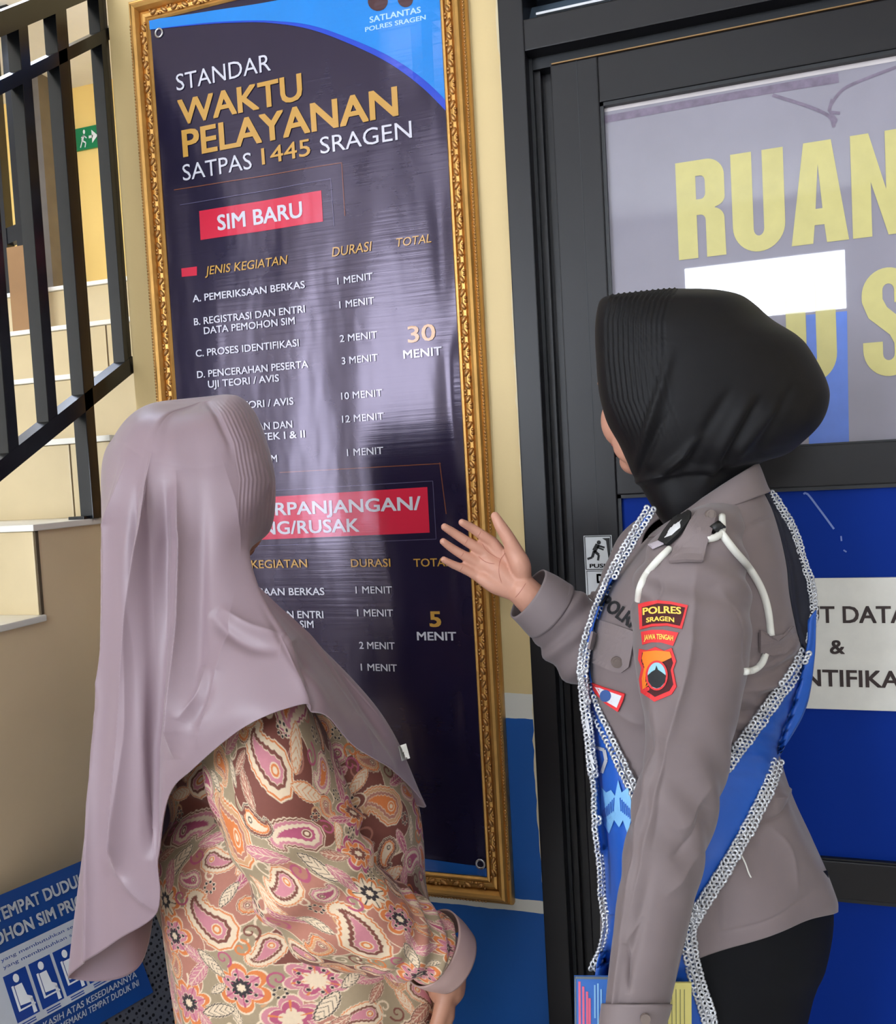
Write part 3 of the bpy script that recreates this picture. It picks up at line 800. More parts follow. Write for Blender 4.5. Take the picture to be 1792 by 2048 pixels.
# second railing further up the stairs
y2 = 1.0
r2a, r2b = at(-90, 520, y2), at(50, 462, y2)
r2 = empty('stair_railing', tuple(r2b), 'black upper railing across the landing, behind the nearer bars', 'railing')
mb = MB(); mb.bar(r2a, r2b, .03, .055); mb.build('bottom_rail', M_RAIL, r2)
up_ = np.array((0, 0, .95))
mb = MB(); mb.bar(r2a + up_, r2b + up_, .04, .05); mb.build('hand_rail', M_RAIL, r2)
for k, t in enumerate((.1, .42, .74, .985)):
    q = r2a * (1 - t) + r2b * t
    mb = MB(); mb.box((q[0] - .018, y2 - .018, q[2] - (.24 if k != 3 else .26)), (q[0] + .018, y2 + .018, q[2] + .95)); mb.build('baluster', M_RAIL, r2)

# ---- waiting chair with a priority seat sign
zt_ = .79
A_ = np.array(atz(-60, 1815, zt_)); B2_ = np.array(atz(205, 1704, zt_))
ex_ = B2_ - A_; ex_[2] = 0; wS = np.linalg.norm(ex_); ex_ /= wS
nrm = np.cross(ex_, (0, 0, 1)); nrm = nrm if nrm[0] > 0 else -nrm      # outward, to the sitter
best = None
for lean in np.linspace(0, .6, 61):
    for h in np.linspace(.1, .4, 61):
        dn = nrm * math.sin(lean) - np.array((0, 0, 1)) * math.cos(lean)
        q = to_px(B2_ + dn * h); e = (q[0] - 307) ** 2 + (q[1] - 1983) ** 2
        if best is None or e < best[0]: best = (e, lean, h)
lean, hS = best[1], best[2]
dn = nrm * math.sin(lean) - np.array((0, 0, 1)) * math.cos(lean)
fn_ = np.cross(dn, ex_); fn_ = fn_ if np.dot(fn_, nrm) > 0 else -fn_
def CHP(u, v, w=0.0): return A_ + ex_ * u + dn * v + fn_ * w
cbase = CHP(wS / 2, .1); ch = empty('waiting_chair', (cbase[0] + .15, cbase[1], 0), 'grey perforated waiting chair bearing a blue sign below the tan side wall', 'chair')
M_CHAIR = mat('grey_perforated_metal', (84, 88, 98), rough=.4, metal=.6, var=.05)
nt = M_CHAIR.node_tree; b = nt.nodes['Principled BSDF']
vo = nt.nodes.new('ShaderNodeTexVoronoi'); vo.inputs['Scale'].default_value = 130; vo.inputs['Randomness'].default_value = .15
tc = [n for n in nt.nodes if n.type == 'TEX_COORD'][0]; nt.links.new(tc.outputs['Object'], vo.inputs['Vector'])
rp = nt.nodes.new('ShaderNodeValToRGB'); rp.color_ramp.elements[0].position = .30; rp.color_ramp.elements[1].position = .42
rp.color_ramp.elements[0].color = (*lin((26, 28, 34)), 1); rp.color_ramp.elements[1].color = (*lin((104, 108, 118)), 1)
nt.links.new(vo.outputs['Distance'], rp.inputs[0]); nt.links.new(rp.outputs[0], b.inputs['Base Color'])
def slab(u0, u1, v0, v1, w0, w1): 
    v = [CHP(u, vv, w) for u in (u0, u1) for vv in (v0, v1) for w in (w0, w1)]
    return v, [(0, 1, 3, 2), (4, 6, 7, 5), (0, 4, 5, 1), (2, 3, 7, 6), (0, 2, 6, 4), (1, 5, 7, 3)]
hb = .36
mb = MB(); mb.raw(*slab(-.12, wS + .055, .0, hb, -.014, -.004)); mb.build('backrest', M_CHAIR, ch)
foot = CHP(wS / 2, hb); sz = foot[2]
seat = MB()
s0 = CHP(-.12, hb, -.004); s1 = CHP(wS + .055, hb, -.004)
for a_, b_ in ((s0, s1),):
    v = []
    for q in (a_, b_):
        for k in (0, .22):
            for t in (0, -.02): v.append(q + nrm * k + np.array((0, 0, t + k * .05)))
    seat.raw(v, [(0, 1, 3, 2), (4, 6, 7, 5), (0, 4, 5, 1), (2, 3, 7, 6), (0, 2, 6, 4), (1, 5, 7, 3)])
seat.build('seat', M_CHAIR, ch)
for q in (s0 + ex_ * .05, s1 - ex_ * .05):
    for k in (.04, .19):
        a_ = q + nrm * k; mb = MB(); mb.tube([(a_[0], a_[1], 0), (a_[0], a_[1], sz - .01)], .014, 10); mb.build('leg', M_STEEL, ch, sm=True)
# sign sheet on the backrest
sg = MB().raw(*slab(-.04, wS, 0.0, hS, -.004, -.001)).build('seat_sign', mat('sign_blue', (14, 62, 130), rough=.3, var=.04), ch, label='blue and white priority seat sign')
def sg_poly(mb, pts, w=.0005): mb.raw([CHP(u * wS, v * hS, w) for u, v in pts], [tuple(range(len(pts)))])
def sg_rect(mb, u0, v0, u1, v1, w=.0005): sg_poly(mb, [(u0, v0), (u1, v0), (u1, v1), (u0, v1)], w)
def sg_text(mb, s, u0, u1, v, cap, bold=.02, w=.0012, shear=0.0):
    q, f = text_geo(s, bold, shear); mb.raw([CHP((u0 + (u1 - u0) * a[0]) * wS, (v - cap * a[1]) * hS, w) for a in q], f)
mb = MB(); sg_rect(mb, -.14, .335, 1.02 - .10, .80); mb.build('white_field', mat('sign_white', (186, 192, 202), rough=.3), sg)
mb = MB()
sg_text(mb, 'TEMPAT DUDUK', .12, .80, .155, .085, .03); sg_text(mb, 'PEMOHON SIM PRIORITAS', -.09, .98, .285, .085, .03)
sg_text(mb, 'TERIMA KASIH ATAS KESEDIAANNYA', .0, .92, .86, .04, .015, shear=.2); sg_text(mb, 'UNTUK TIDAK MEMAKAI TEMPAT DUDUK INI', .0, .92, .915, .04, .015, shear=.2)
sg_rect(mb, .94, .70, .95, .80, .0012)
for i in range(5):
    u = .06 + i * .175
    if True:
        sg_poly(mb, [(u + .075 + .02 * math.cos(t), .51 + .026 * math.sin(t)) for t in np.linspace(0, 2 * PI, 14)[:-1]], .0015)
        sg_poly(mb, [(u + .05, .55), (u + .10, .55), (u + .11, .63), (u + .138, .65), (u + .138, .68), (u + .05, .67)], .0015)
        sg_poly(mb, [(u + .12, .66), (u + .138, .66), (u + .14, .745), (u + .115, .745)], .0015)
        sg_poly(mb, [(u + .03, .545), (u + .045, .545), (u + .045, .69), (u + .145, .69), (u + .145, .70), (u + .03, .70)], .0015)
mb.build('white_print', mat('sign_print_white', (226, 230, 236), rough=.3), sg)
mb = MB()
for i in range(5):
    u = .06 + i * .175; sg_rect(mb, u, .47, u + .155, .755, .0009)
for k in range(2): sg_text(mb, 'yang membutuhkan sesuai aturan', .08, .86, .385 + .045 * k, .022, .0, .0009)
for i in range(5):
    for k in range(2): sg_rect(mb, .08 + i * .175, .768 + k * .014, .18 + i * .175, .775 + k * .014, .0009)
mb.build('blue_print', mat('sign_print_blue', (18, 60, 140), rough=.3), sg)
# ================================================================== PEOPLE
M_SKIN = mat('skin', (200, 146, 124), rough=.5, var=.06, vscale=40, bump=.02, bscale=300)
M_SKIN2 = mat('brown_skin', (172, 122, 98), rough=.5, var=.06, vscale=40)
def ellipsoid(bm_parts, c, r, axes): bm_parts.ball(c, r, 20, 14, axes=axes)
def capsule(mb, pts, rad, n=14, per=6):
    """tapered limb through joints: closed tube with rounded ends"""
    pts = np.array(pts, float); rad = np.array(rad, float)
    C = np.concatenate([pts, rad[:, None]], 1)
    Q = resample(C, per * len(pts), key=pts)
    mb.tube(Q[:, :3], Q[:, 3], n)
    mb.ball(Q[0, :3], Q[0, 3], n, 8); mb.ball(Q[-1, :3], Q[-1, 3], n, 8)
def remesh(name, mb, voxel, material, parent, its=6):
    me = join_me(name, mb.p); fix_normals(me)
    o = bpy.data.objects.new(name, me); COL.objects.link(o)
    q = o.modifiers.new('r', 'REMESH'); q.mode = 'VOXEL'; q.voxel_size = voxel; q.use_smooth_shade = True
    s_ = o.modifiers.new('s', 'SMOOTH'); s_.factor = .5; s_.iterations = its
    dg = bpy.context.evaluated_depsgraph_get()
    m2 = bpy.data.meshes.new_from_object(o.evaluated_get(dg)); m2.name = name
    bpy.data.objects.remove(o); bpy.data.meshes.remove(me)
    smooth(m2)
    return link(name, m2, material, parent)
def head_parts(mb, C, Fd, S, U, k=1.0):
    """cranium, cheeks, jaw, chin, nose, lips, brow, ears; Fd faces forward, S to the side, U up"""
    ax = (Fd, S, U)
    def e(f, s, u, r): mb.ball(C + Fd * f * k + S * s * k + U * u * k, np.array(r) * k, 20, 14, axes=ax)
    e(-.005, 0, .01, (.092, .073, .108))
    e(.038, 0, -.055, (.050, .055, .062))
    for s in (-1, 1):
        e(.056, s * .034, -.042, (.032, .028, .038)); e(.078, s * .03, .012, (.016, .022, .008))
        e(-.008, s * .074, -.022, (.018, .007, .030))
        e(.02, s * .045, -.075, (.045, .018, .03))
    e(.064, 0, -.098, (.022, .025, .020)); e(.088, 0, -.004, (.012, .009, .026)); e(.104, 0, -.033, (.013, .011, .011))
    for s in (-1, 1): e(.095, s * .011, -.037, (.010, .008, .008))
    e(.088, 0, -.060, (.011, .024, .008)); e(.086, 0, -.073, (.011, .021, .008)); e(.070, 0, -.066, (.024, .032, .022))
def face_bits(C, Fd, S, U, parent, skin_lip):
    ax = (Fd, S, U)
    for s in (-1, 1):
        mb = MB(); mb.ball(C + Fd * .079 + S * s * .031 - U * .006, (.009, .013, .009), 14, 10, axes=ax); mb.build('eye', mat('eye_white', (228, 222, 216), rough=.2), parent, sm=True)
        mb = MB(); mb.ball(C + Fd * .0855 + S * s * .031 - U * .006, (.0035, .0055, .0055), 12, 8, axes=ax); mb.build('iris', mat('dark_iris', (40, 26, 20), rough=.2), parent, sm=True)
    mb = MB()
    mb.ball(C + Fd * .0905 - U * .0605, (.0105, .0225, .0058), 14, 8, axes=ax).ball(C + Fd * .0885 - U * .0725, (.0105, .0195, .0065), 14, 8, axes=ax)
    mb.build('lips', skin_lip, parent, sm=True)
UPV = np.array((0, 0, 1.0))
CRH = CR - UPV * np.dot(CR, UPV); CRH /= np.linalg.norm(CRH)       # level "right" and "forward" of the viewer
CFH = np.cross(UPV, CRH)

def wrinkle(V, N, amp, sc, seed=0.0, st=(1, 1, 1)):
    f = V.reshape(-1, 3) * np.array(st) * sc + seed
    d = np.array([noise.noise(Vector(q)) for q in f]).reshape(V.shape[:2])
    return V + N * (d * amp)[..., None]

# ------------------------------------------------------------------ officer
OZ = 1.17
of_foot = P(1430, 1500, OZ); of_base = (of_foot[0], of_foot[1], 0)
off = empty('person', of_base, 'person in grey-brown shirt, black headscarf and blue sash, palm raised towards the banner', 'person')
HC = P(1341, 772, 1.178)
aF = math.radians(51)
FD = -CRH * math.cos(aF) + CFH * math.sin(aF); SD = np.cross(UPV, FD)
body = MB()
head_parts(body, HC, FD, SD, UPV)
neck0 = HC - UPV * .05 - FD * .02; neck1 = P(1420, 1015, 1.185)
capsule(body, [neck0, neck1], [.048, .042])
pelv = P(1440, 1900, 1.17)
capsule(body, [P(1420, 1060, 1.17), P(1395, 1250, 1.19), P(1385, 1500, 1.19), P(1430, 1760, 1.17), P(1445, 1900, 1.17)], [.05, .085, .075, .095, .085], 20)
for sgn in (-1, 1):
    hip = P(1445, 1930, 1.17) + CFH * .040 * sgn
    kn = np.array((hip[0] - .02, hip[1], .46)); an = np.array((hip[0], hip[1], .09)); 
    capsule(body, [hip, kn, an], [.05, .045, .034])
    capsule(body, [an + np.array((0, 0, -.05)), an - CRH * .13 + np.array((0, 0, -.06))], [.03, .028])
sh_n = P(1400, 1110, 1.075); sh_f = P(1330, 1120, 1.32)
el_n = P(1356, 1600, 1.015); wr_n = P(1262, 2010, .985)
capsule(body, [sh_n, el_n, wr_n, P(1250, 2075, .985)], [.036, .032, .025, .026])
WZ_ = 1.285
el_f = P(1215, 1330, 1.30); wr_f = P(1046, 1181, WZ_)
capsule(body, [P(1350, 1130, 1.29), el_f, wr_f], [.034, .034, .024])
def hp(p, dz=0.0): return P(p[0], p[1], WZ_ + dz)
# right hand: palm and five fingers, palm to the viewer
def palm_blob(mb, rows):
    for a, b, ra_, rb_ in rows: capsule(mb, [a, b], [ra_, rb_], 12, 5)
K = {'index': (985, 1084), 'middle': (967, 1103), 'ring': (953, 1124), 'little': (950, 1149)}
wrp = (1040, 1178)
for k, q in K.items():
    w = {'index': (1036, 1160), 'middle': (1030, 1166), 'ring': (1026, 1174), 'little': (1020, 1182)}[k]
    capsule(body, [hp(w, .004), hp(((q[0] + w[0]) / 2, (q[1] + w[1]) / 2), .008), hp(q, .004)], [.013, .0122, .0086], 12, 5)
capsule(body, [hp((1030, 1172)), hp((995, 1140), .006), hp((975, 1122), .006)], [.016, .018, .014])
capsule(body, [hp((1046, 1160), -.002), hp((1040, 1128), -.010), hp((1024, 1098), -.010)], [.013, .0155, .012])       # ball of the thumb
capsule(body, [hp((1024, 1186), .002), hp((990, 1172), .0), hp((966, 1158), .001)], [.011, .012, .010])
FG = {'index': [(985, 1084), (960, 1067), (942, 1055), (924, 1045)], 'middle': [(967, 1103), (934, 1083), (911, 1068), (889, 1054)],
      'ring': [(953, 1124), (926, 1110), (905, 1097), (886, 1083)], 'little': [(950, 1149), (925, 1137), (906, 1129), (887, 1119)]}
RR = {'index': (.0084, .0077, .0070, .0058), 'middle': (.0086, .0078, .0071, .0058), 'ring': (.0082, .0075, .0068, .0056), 'little': (.0077, .0069, .0062, .0051)}
for k, pts in FG.items():
    capsule(body, [hp(q, dz) for q, dz in zip(pts, (.004, -.002, -.006, -.014))], RR[k], 12, 6)
capsule(body, [hp((1034, 1112), -.010), hp((1016, 1076), -.014), hp((1001, 1052), -.014), hp((990, 1032), -.012)], [.0135, .0105, .0092, .0068], 12, 6)
# left hand below the cuff, fingers round the leaflets
lw = P(1250, 2075, .985)
for i in range(4):
    b = lw + CFH * (-.028 + .019 * i) * 1.0 - UPV * .075
    capsule(body, [lw - UPV * .01 + CFH * (-.018 + .012 * i), b], [.012, .011], 10, 4)
    L_ = (.034, .040, .037, .028)[i]
    capsule(body, [b, b - UPV * L_ * .8 + CRH * .006, b - UPV * L_ * 1.3 + CRH * .028, b - UPV * L_ * 1.1 + CRH * .045], [.0095, .0085, .0078, .0065], 10, 5)
capsule(body, [lw + CFH * -.02, lw - UPV * .045 + CRH * .03 - CFH * .02, lw - UPV * .075 + CRH * .045, lw - UPV * .1 + CRH * .05], [.013, .0115, .0095, .007], 10, 5)
ob_ = remesh('body', body, .0024, M_SKIN, off, 4)
face_bits(HC, FD, SD, UPV, off, mat('lips_rose', (186, 92, 92), rough=.4))
nl = MB()
for k, q in (('index', (927, 1046)), ('middle', (892, 1055)), ('ring', (889, 1085)), ('little', (890, 1120)), ('thumb', (993, 1036))):
    c = hp(q, .004 if k != 'thumb' else -.006); nl.ball(c, (.0052, .0058, .0042), 10, 6, axes=(CR, CF, CD))
nl.build('fingernails', mat('nail', (222, 170, 152), rough=.3), off, sm=True, fix=False)

BVH_ = bvh_of(ob_)
# shirt: body of the garment and two sleeves
SHIRT = [(1046, 930, 1338, 1511, 1.18, .050), (1052, 940, 1325, 1515, 1.18, .070), (1066, 965, 1308, 1525, 1.18, .092), (1090, 1000, 1285, 1540, 1.18, .115), (1120, 1050, 1262, 1560, 1.18, .138), (1160, 1110, 1232, 1578, 1.18, .148),
         (1210, 1170, 1205, 1586, 1.18, .150), (1262, 1235, 1185, 1598, 1.18, .148), (1320, 1300, 1172, 1608, 1.18, .142), (1370, 1350, 1170, 1598, 1.18, .135), (1440, 1420, 1180, 1580, 1.18, .125), (1515, 1495, 1190, 1560, 1.18, .118),
         (1570, 1530, 1194, 1566, 1.18, .120), (1650, 1590, 1200, 1588, 1.18, .128), (1760, 1670, 1204, 1622, 1.18, .136), (1880, 1750, 1206, 1655, 1.18, .140), (1960, 1800, 1212, 1671, 1.18, .142), (1990, 1822, 1214, 1672, 1.18, .142)]
SLEEVE = [(1000, 1000, 1420, 1450, 1.10, .012), (1012, 1012, 1385, 1480, 1.09, .040), (1040, 1040, 1340, 1490, 1.075, .058), (1090, 1090, 1302, 1494, 1.06, .066), (1150, 1150, 1276, 1496, 1.045, .068), (1230, 1230, 1264, 1498, 1.03, .068),
          (1320, 1320, 1266, 1496, 1.02, .066), (1400, 1400, 1277, 1482, 1.015, .062), (1480, 1480, 1288, 1466, 1.01, .058), (1560, 1560, 1276, 1450, 1.01, .055), (1650, 1650, 1260, 1428, 1.005, .053), (1740, 1740, 1246, 1407, 1.0, .050),
          (1820, 1820, 1234, 1386, .995, .047), (1900, 1900, 1222, 1365, .99, .045), (1970, 1970, 1212, 1348, .985, .043), (2012, 2012, 1208, 1338, .983, .042)]
M_SHIRT = mat('taupe_twill', (122, 109, 110), rough=.66, spec=.35, var=.04, vscale=25, bump=.10, bscale=7, bdet=3, sheen=.2)
def gauss(x, c, w): return np.exp(-((x - c) / w) ** 2)
nv1, nu1 = 340, 380
V1 = loft_rows(SHIRT, nv1, nu1, 2.3); N1 = grid_normals(V1)
vv, uu = np.meshgrid(np.linspace(0, 1, nv1), np.arange(nu1) * 2 * PI / nu1, indexing='ij')
f_ = np.zeros((nv1, nu1))
f_ += .004 * gauss(vv, .55, .10) * np.sin(vv * 150 + uu * 6) * gauss(uu, .9, .7)            # folds behind the arm at the waist
f_ += .004 * gauss(vv, .42, .08) * np.sin(vv * 120 - uu * 9)* gauss(uu, .6, .5)
f_ += .004 * gauss(vv, .80, .2) * np.sin(uu * 7 + vv * 5)
nr1 = (uu > .05) & (uu < 3.1)
for a_ in (([(1480, 1345), (1530, 1330), (1590, 1290)], 7, -.004), ([(1475, 1385), (1520, 1375), (1580, 1345)], 9, .005), ([(1470, 1420), (1500, 1425), (1540, 1405)], 7, -.004), ([(1465, 1450), (1490, 1460), (1520, 1440)], 7, .004),
           ([(1520, 1645), (1556, 1632), (1588, 1590)], 5, -.006), ([(1540, 1600), (1575, 1590), (1590, 1560)], 10, .006), ([(1540, 1650), (1580, 1700), (1602, 1790)], 7, .003), ([(1436, 1760), (1440, 1850), (1446, 1900)], 6, -.003), ([(1430, 1872), (1540, 1838), (1606, 1800), (1632, 1780)], 2.6, -.0022), ([(1555, 1030), (1500, 1050), (1470, 1070)], 6, -.003),
           ([(1240, 1080), (1290, 1060), (1330, 1048)], 8, .003), ([(1220, 1410), (1260, 1440), (1290, 1450)], 12, .004)):
    f_ += crease(V1, *a_) * nr1
V1 = wrinkle(V1 + N1 * f_[..., None], N1, .006, 11, 3.0, (1, 1, .6))
nv2, nu2 = 320, 240
V2 = loft_rows(SLEEVE, nv2, nu2, 2.15); N2 = grid_normals(V2)
vv, uu = np.meshgrid(np.linspace(0, 1, nv2), np.arange(nu2) * 2 * PI / nu2, indexing='ij')
f_ = .0035 * gauss(vv, .18, .10) * np.sin(vv * 90 + uu * 3) + .0055 * gauss(uu, 2.35, .10) * np.clip((vv - .38) * 4, 0, 1)   # the pressed crease
f_ += .003 * gauss(vv, .62, .14) * np.sin(vv * 60 + uu * 5) - .005 * gauss(uu - .5 * (vv - .8), 1.9, .16) * gauss(vv, .86, .10)
nr2 = (uu > .02) & (uu < 3.12)
for a_ in (([(1392, 1125), (1384, 1220), (1376, 1310), (1352, 1420), (1326, 1540), (1302, 1650), (1272, 1790), (1250, 1880)], 14, .0095), ([(1300, 1500), (1292, 1580), (1284, 1660)], 12, .005), ([(1340, 1480), (1320, 1600), (1305, 1700)], 10, -.004), ([(1385, 1840), (1376, 1880), (1352, 1960)], 5, -.003),
           ([(1252, 1885), (1254, 1930), (1256, 1990)], 5, -.007), ([(1285, 1835), (1262, 1870), (1250, 1890)], 9, .004), ([(1430, 1170), (1470, 1230), (1485, 1310)], 14, .005), ([(1450, 1190), (1478, 1260), (1488, 1340)], 8, -.004), ([(1320, 1120), (1300, 1150), (1290, 1200)], 9, .005), ([(1312, 1150), (1322, 1180), (1310, 1210)], 7, -.005),
           ([(1420, 1560), (1380, 1640), (1350, 1660)], 14, .004), ([(1410, 1610), (1370, 1690), (1340, 1720)], 11, -.004), ([(1400, 1700), (1360, 1760), (1330, 1790)], 12, .004), ([(1284, 1330), (1300, 1400), (1300, 1480)], 10, .003)):
    f_ += crease(V2, *a_) * nr2
V2 = wrinkle(V2 + N2 * f_[..., None], N2, .007, 10, 9.0, (1, 1, .35))
arm_c = resample(np.array([(*P(1372, 1105, 1.235), .066), (*P(1330, 1130, 1.30), .078), (*P(1262, 1262, 1.32), .078), (*P(1190, 1290, 1.31), .066), (*P(1120, 1238, 1.298), .051), (*P(1092, 1214, 1.292), .046)]), 90)
V3 = tube_grid(arm_c[:, :3], arm_c[:, 3], arm_c[:, 3], 80)
N3 = grid_normals(V3)
vv, uu = np.meshgrid(np.linspace(0, 1, 90), np.arange(80) * 2 * PI / 80, indexing='ij')
V3 = wrinkle(V3 + N3 * (.005 * np.sin(vv * 70 + np.sin(uu) * 3) * gauss(vv, .72, .22))[..., None], N3, .008, 16, 5.0)
shirt_parts = []
for V in (V1, V2, V3):
    shirt_parts.append((V.reshape(-1, 3), [tuple(q) for q in grid_faces(V.shape[0], V.shape[1])]))
me = join_me('shirt', shirt_parts); fix_normals(me); smooth(me)
shirt = link('shirt', me, M_SHIRT, off)
sd = shirt.modifiers.new('cloth', 'SOLIDIFY'); sd.thickness = .0022; sd.offset = -1
BV = bvh_of(shirt)
me_s = join_me('s', [shirt_parts[1]]); bs_o = bpy.data.objects.new('s', me_s); BVS = BVHTree.FromPolygons([v.co for v in me_s.vertices], [tuple(p.vertices) for p in me_s.polygons]); bpy.data.objects.remove(bs_o)
me_s = join_me('s', [shirt_parts[0]]); BVB = BVHTree.FromPolygons([v.co for v in me_s.vertices], [tuple(p.vertices) for p in me_s.polygons])
# cuffs
def ring_tube(name, pts, rads, material, parent, n=64, thick=.002):
    C = resample(np.concatenate([np.array(pts), np.array(rads)[:, None]], 1), 14)
    V = tube_grid(C[:, :3], C[:, 3], C[:, 3], n); me = grid_mesh(name, V); fix_normals(me)
    o = link(name, me, material, parent); q = o.modifiers.new('cloth', 'SOLIDIFY'); q.thickness = thick; q.offset = 1
    return o
M_CUFF = mat('taupe_cuff', (126, 113, 114), rough=.7, var=.03, sheen=.15)
ring_tube('cuff', [P(1102, 1222, 1.294), P(1080, 1204, 1.290), P(1056, 1187, 1.287)], [.0475, .0445, .0405], M_CUFF, off)
Vc = loft_rows([(2008, 2008, 1206, 1342, .983, .044), (2030, 2030, 1203, 1336, .983, .044), (2075, 2075, 1199, 1322, .98, .042), (2095, 2095, 1198, 1318, .98, .041)], 16, 64)
me = grid_mesh('cuff', Vc); fix_normals(me); o = link('cuff', me, M_CUFF, off); q = o.modifiers.new('cloth', 'SOLIDIFY'); q.thickness = .002; q.offset = 1
# skirt to the ankles and shoes
SK = [(1850, 1740, 1224, 1655, 1.18, .128), (1930, 1840, 1236, 1668, 1.18, .13), (1990, 1940, 1250, 1652, 1.18, .13), (2048, 2020, 1270, 1622, 1.18, .128), (2300, 2280, 1290, 1575, 1.18, .12), (2700, 2690, 1300, 1565, 1.18, .12), (2960, 2955, 1305, 1570, 1.18, .12)]
me = grid_mesh('skirt', loft_rows(SK, 60, 90)); fix_normals(me); link('skirt', me, mat('black_cloth', (8, 9, 14), rough=.7, spec=.2, var=.08), off)
def shoes(parent, hipx, zc, dirv, m_):
    for sgn in (-1, 1):
        hip = P(hipx, 1930, zc) + CFH * .075 * sgn; a_ = np.array((hip[0], hip[1], 0))
        mb = MB()
        mb.ball(a_ + dirv * .06 + UPV * .034, (.135, .045, .034), 18, 10, axes=(dirv, np.cross(UPV, dirv), UPV)); mb.ball(a_ - dirv * .01 + UPV * .055, (.055, .04, .052), 16, 10, axes=(dirv, np.cross(UPV, dirv), UPV))
        mb.build('shoe', m_, parent, sm=True, fix=False)
shoes(off, 1445, 1.17, -CRH, mat('black_leather', (18, 18, 20), rough=.3))

# headscarf of the officer
HJ = [(577, 1345, 1400, .012), (579, 1318, 1432, .028), (584, 1270, 1462, .050), (590, 1222, 1482, .066), (598, 1203, 1496, .076), (612, 1196, 1514, .085), (640, 1191, 1546, .096), (670, 1190, 1594, .102), (700, 1191, 1621, .106), (760, 1195, 1653, .108), (800, 1201, 1659, .108),
      (845, 1214, 1643, .105), (885, 1236, 1604, .098), (908, 1247, 1562, .090), (930, 1257, 1514, .080), (948, 1266, 1500, .070), (965, 1276, 1492, .070), (985, 1288, 1480, .070), (1010, 1302, 1462, .068), (1036, 1318, 1440, .062), (1056, 1332, 1420, .055)]
nv4, nu4 = 240, 300
V4 = loft_rows([(a, a, b, c, 1.175, d) for a, b, c, d in HJ], nv4, nu4, 2.12); N4 = grid_normals(V4)
pr = np.array([[to_px(V4[i, 0])[1], to_px(V4[i, nu4 // 2])[0], to_px(V4[i, 0])[0]] for i in range(nv4)])
pyv = pr[:, 0][:, None] * np.ones((1, nu4)); th4 = np.arange(nu4) * 2 * PI / nu4
pxv = (pr[:, 1] + pr[:, 2])[:, None] / 2 + ((pr[:, 2] - pr[:, 1]) / 2)[:, None] * np.cos(th4)[None]
dR = pxv - np.interp(pyv, [577, 600, 640, 720, 800, 880, 945, 1060], [1215, 1199, 1190, 1192, 1201, 1233, 1262, 1330])   # distance behind the rim, pixels
near = np.sin(th4)[None] > -.2
f_ = .0016 * np.sin((dR - 6) / 10.5 * 2 * PI) * ((dR > 18) & (dR < 142)) * np.clip((900 - pyv) / 120, 0, 1) * near
# soft gathers running from the crown and back down to the throat band
def ridge(x0, y0, x1, y1, w, amp):
    d = np.array((x1 - x0, y1 - y0), float); L_ = np.linalg.norm(d); d /= L_
    s_ = ((pxv - x0) * d[0] + (pyv - y0) * d[1]) / L_; t_ = (pxv - x0) * -d[1] + (pyv - y0) * d[0]
    return amp * np.exp(-(t_ / w) ** 2) * np.clip(s_ * 5, 0, 1) * np.clip((1 - s_) * 5, 0, 1) * (np.sin(th4)[None] > 0)
for a in ((1352, 690, 1285, 900, 9, .004), (1345, 740, 1262, 960, 10, .003), (1500, 780, 1395, 985, 13, .006), (1462, 770, 1360, 965, 10, -.004), (1555, 800, 1455, 930, 12, .005), (1520, 790, 1430, 950, 9, -.005), (1420, 860, 1300, 975, 9, .004), (1590, 760, 1500, 920, 10, -.003), (1390, 900, 1290, 965, 7, .003), (1340, 820, 1275, 950, 8, -.003)):
    f_ = f_ + ridge(*a)
f_ = f_ + .0035 * np.exp(-((pyv - 962 - (pxv - 1280) * -.20) / 7) ** 2)
V4 = V4 + N4 * f_[..., None]
tf = th4[:-1] if False else th4
op = ((th4 > 1.03 * PI) & (th4 < 1.52 * PI))[None, :] & ((pyv > 655) & (pyv < 952))
keep = ~op[:-1, :]
me = grid_mesh('headscarf', V4, keep=keep)
fix_normals(me)
hs = link('headscarf', me, mat('black_scarf', (11, 10, 14), rough=.6, spec=.25, var=.06, vscale=30, bump=.03, bscale=500, sheen=.03), off)
q = hs.modifiers.new('cloth', 'SOLIDIFY'); q.thickness = .003; q.offset = -1

# collar
cl = MB()
mbV = loft_rows([(1052, 926, 1330, 1513, 1.18, .073), (1060, 945, 1318, 1521, 1.18, .085), (1072, 972, 1303, 1531, 1.18, .097), (1080, 985, 1297, 1538, 1.18, .1045)], 18, 120, 2.3)
keep = np.ones((17, 120), bool); keep[:, 58:66] = False
me = grid_mesh('collar', mbV, keep=keep); fix_normals(me); o = link('collar', me, M_CUFF, off); q = o.modifiers.new('cloth', 'SOLIDIFY'); q.thickness = .003; q.offset = 1

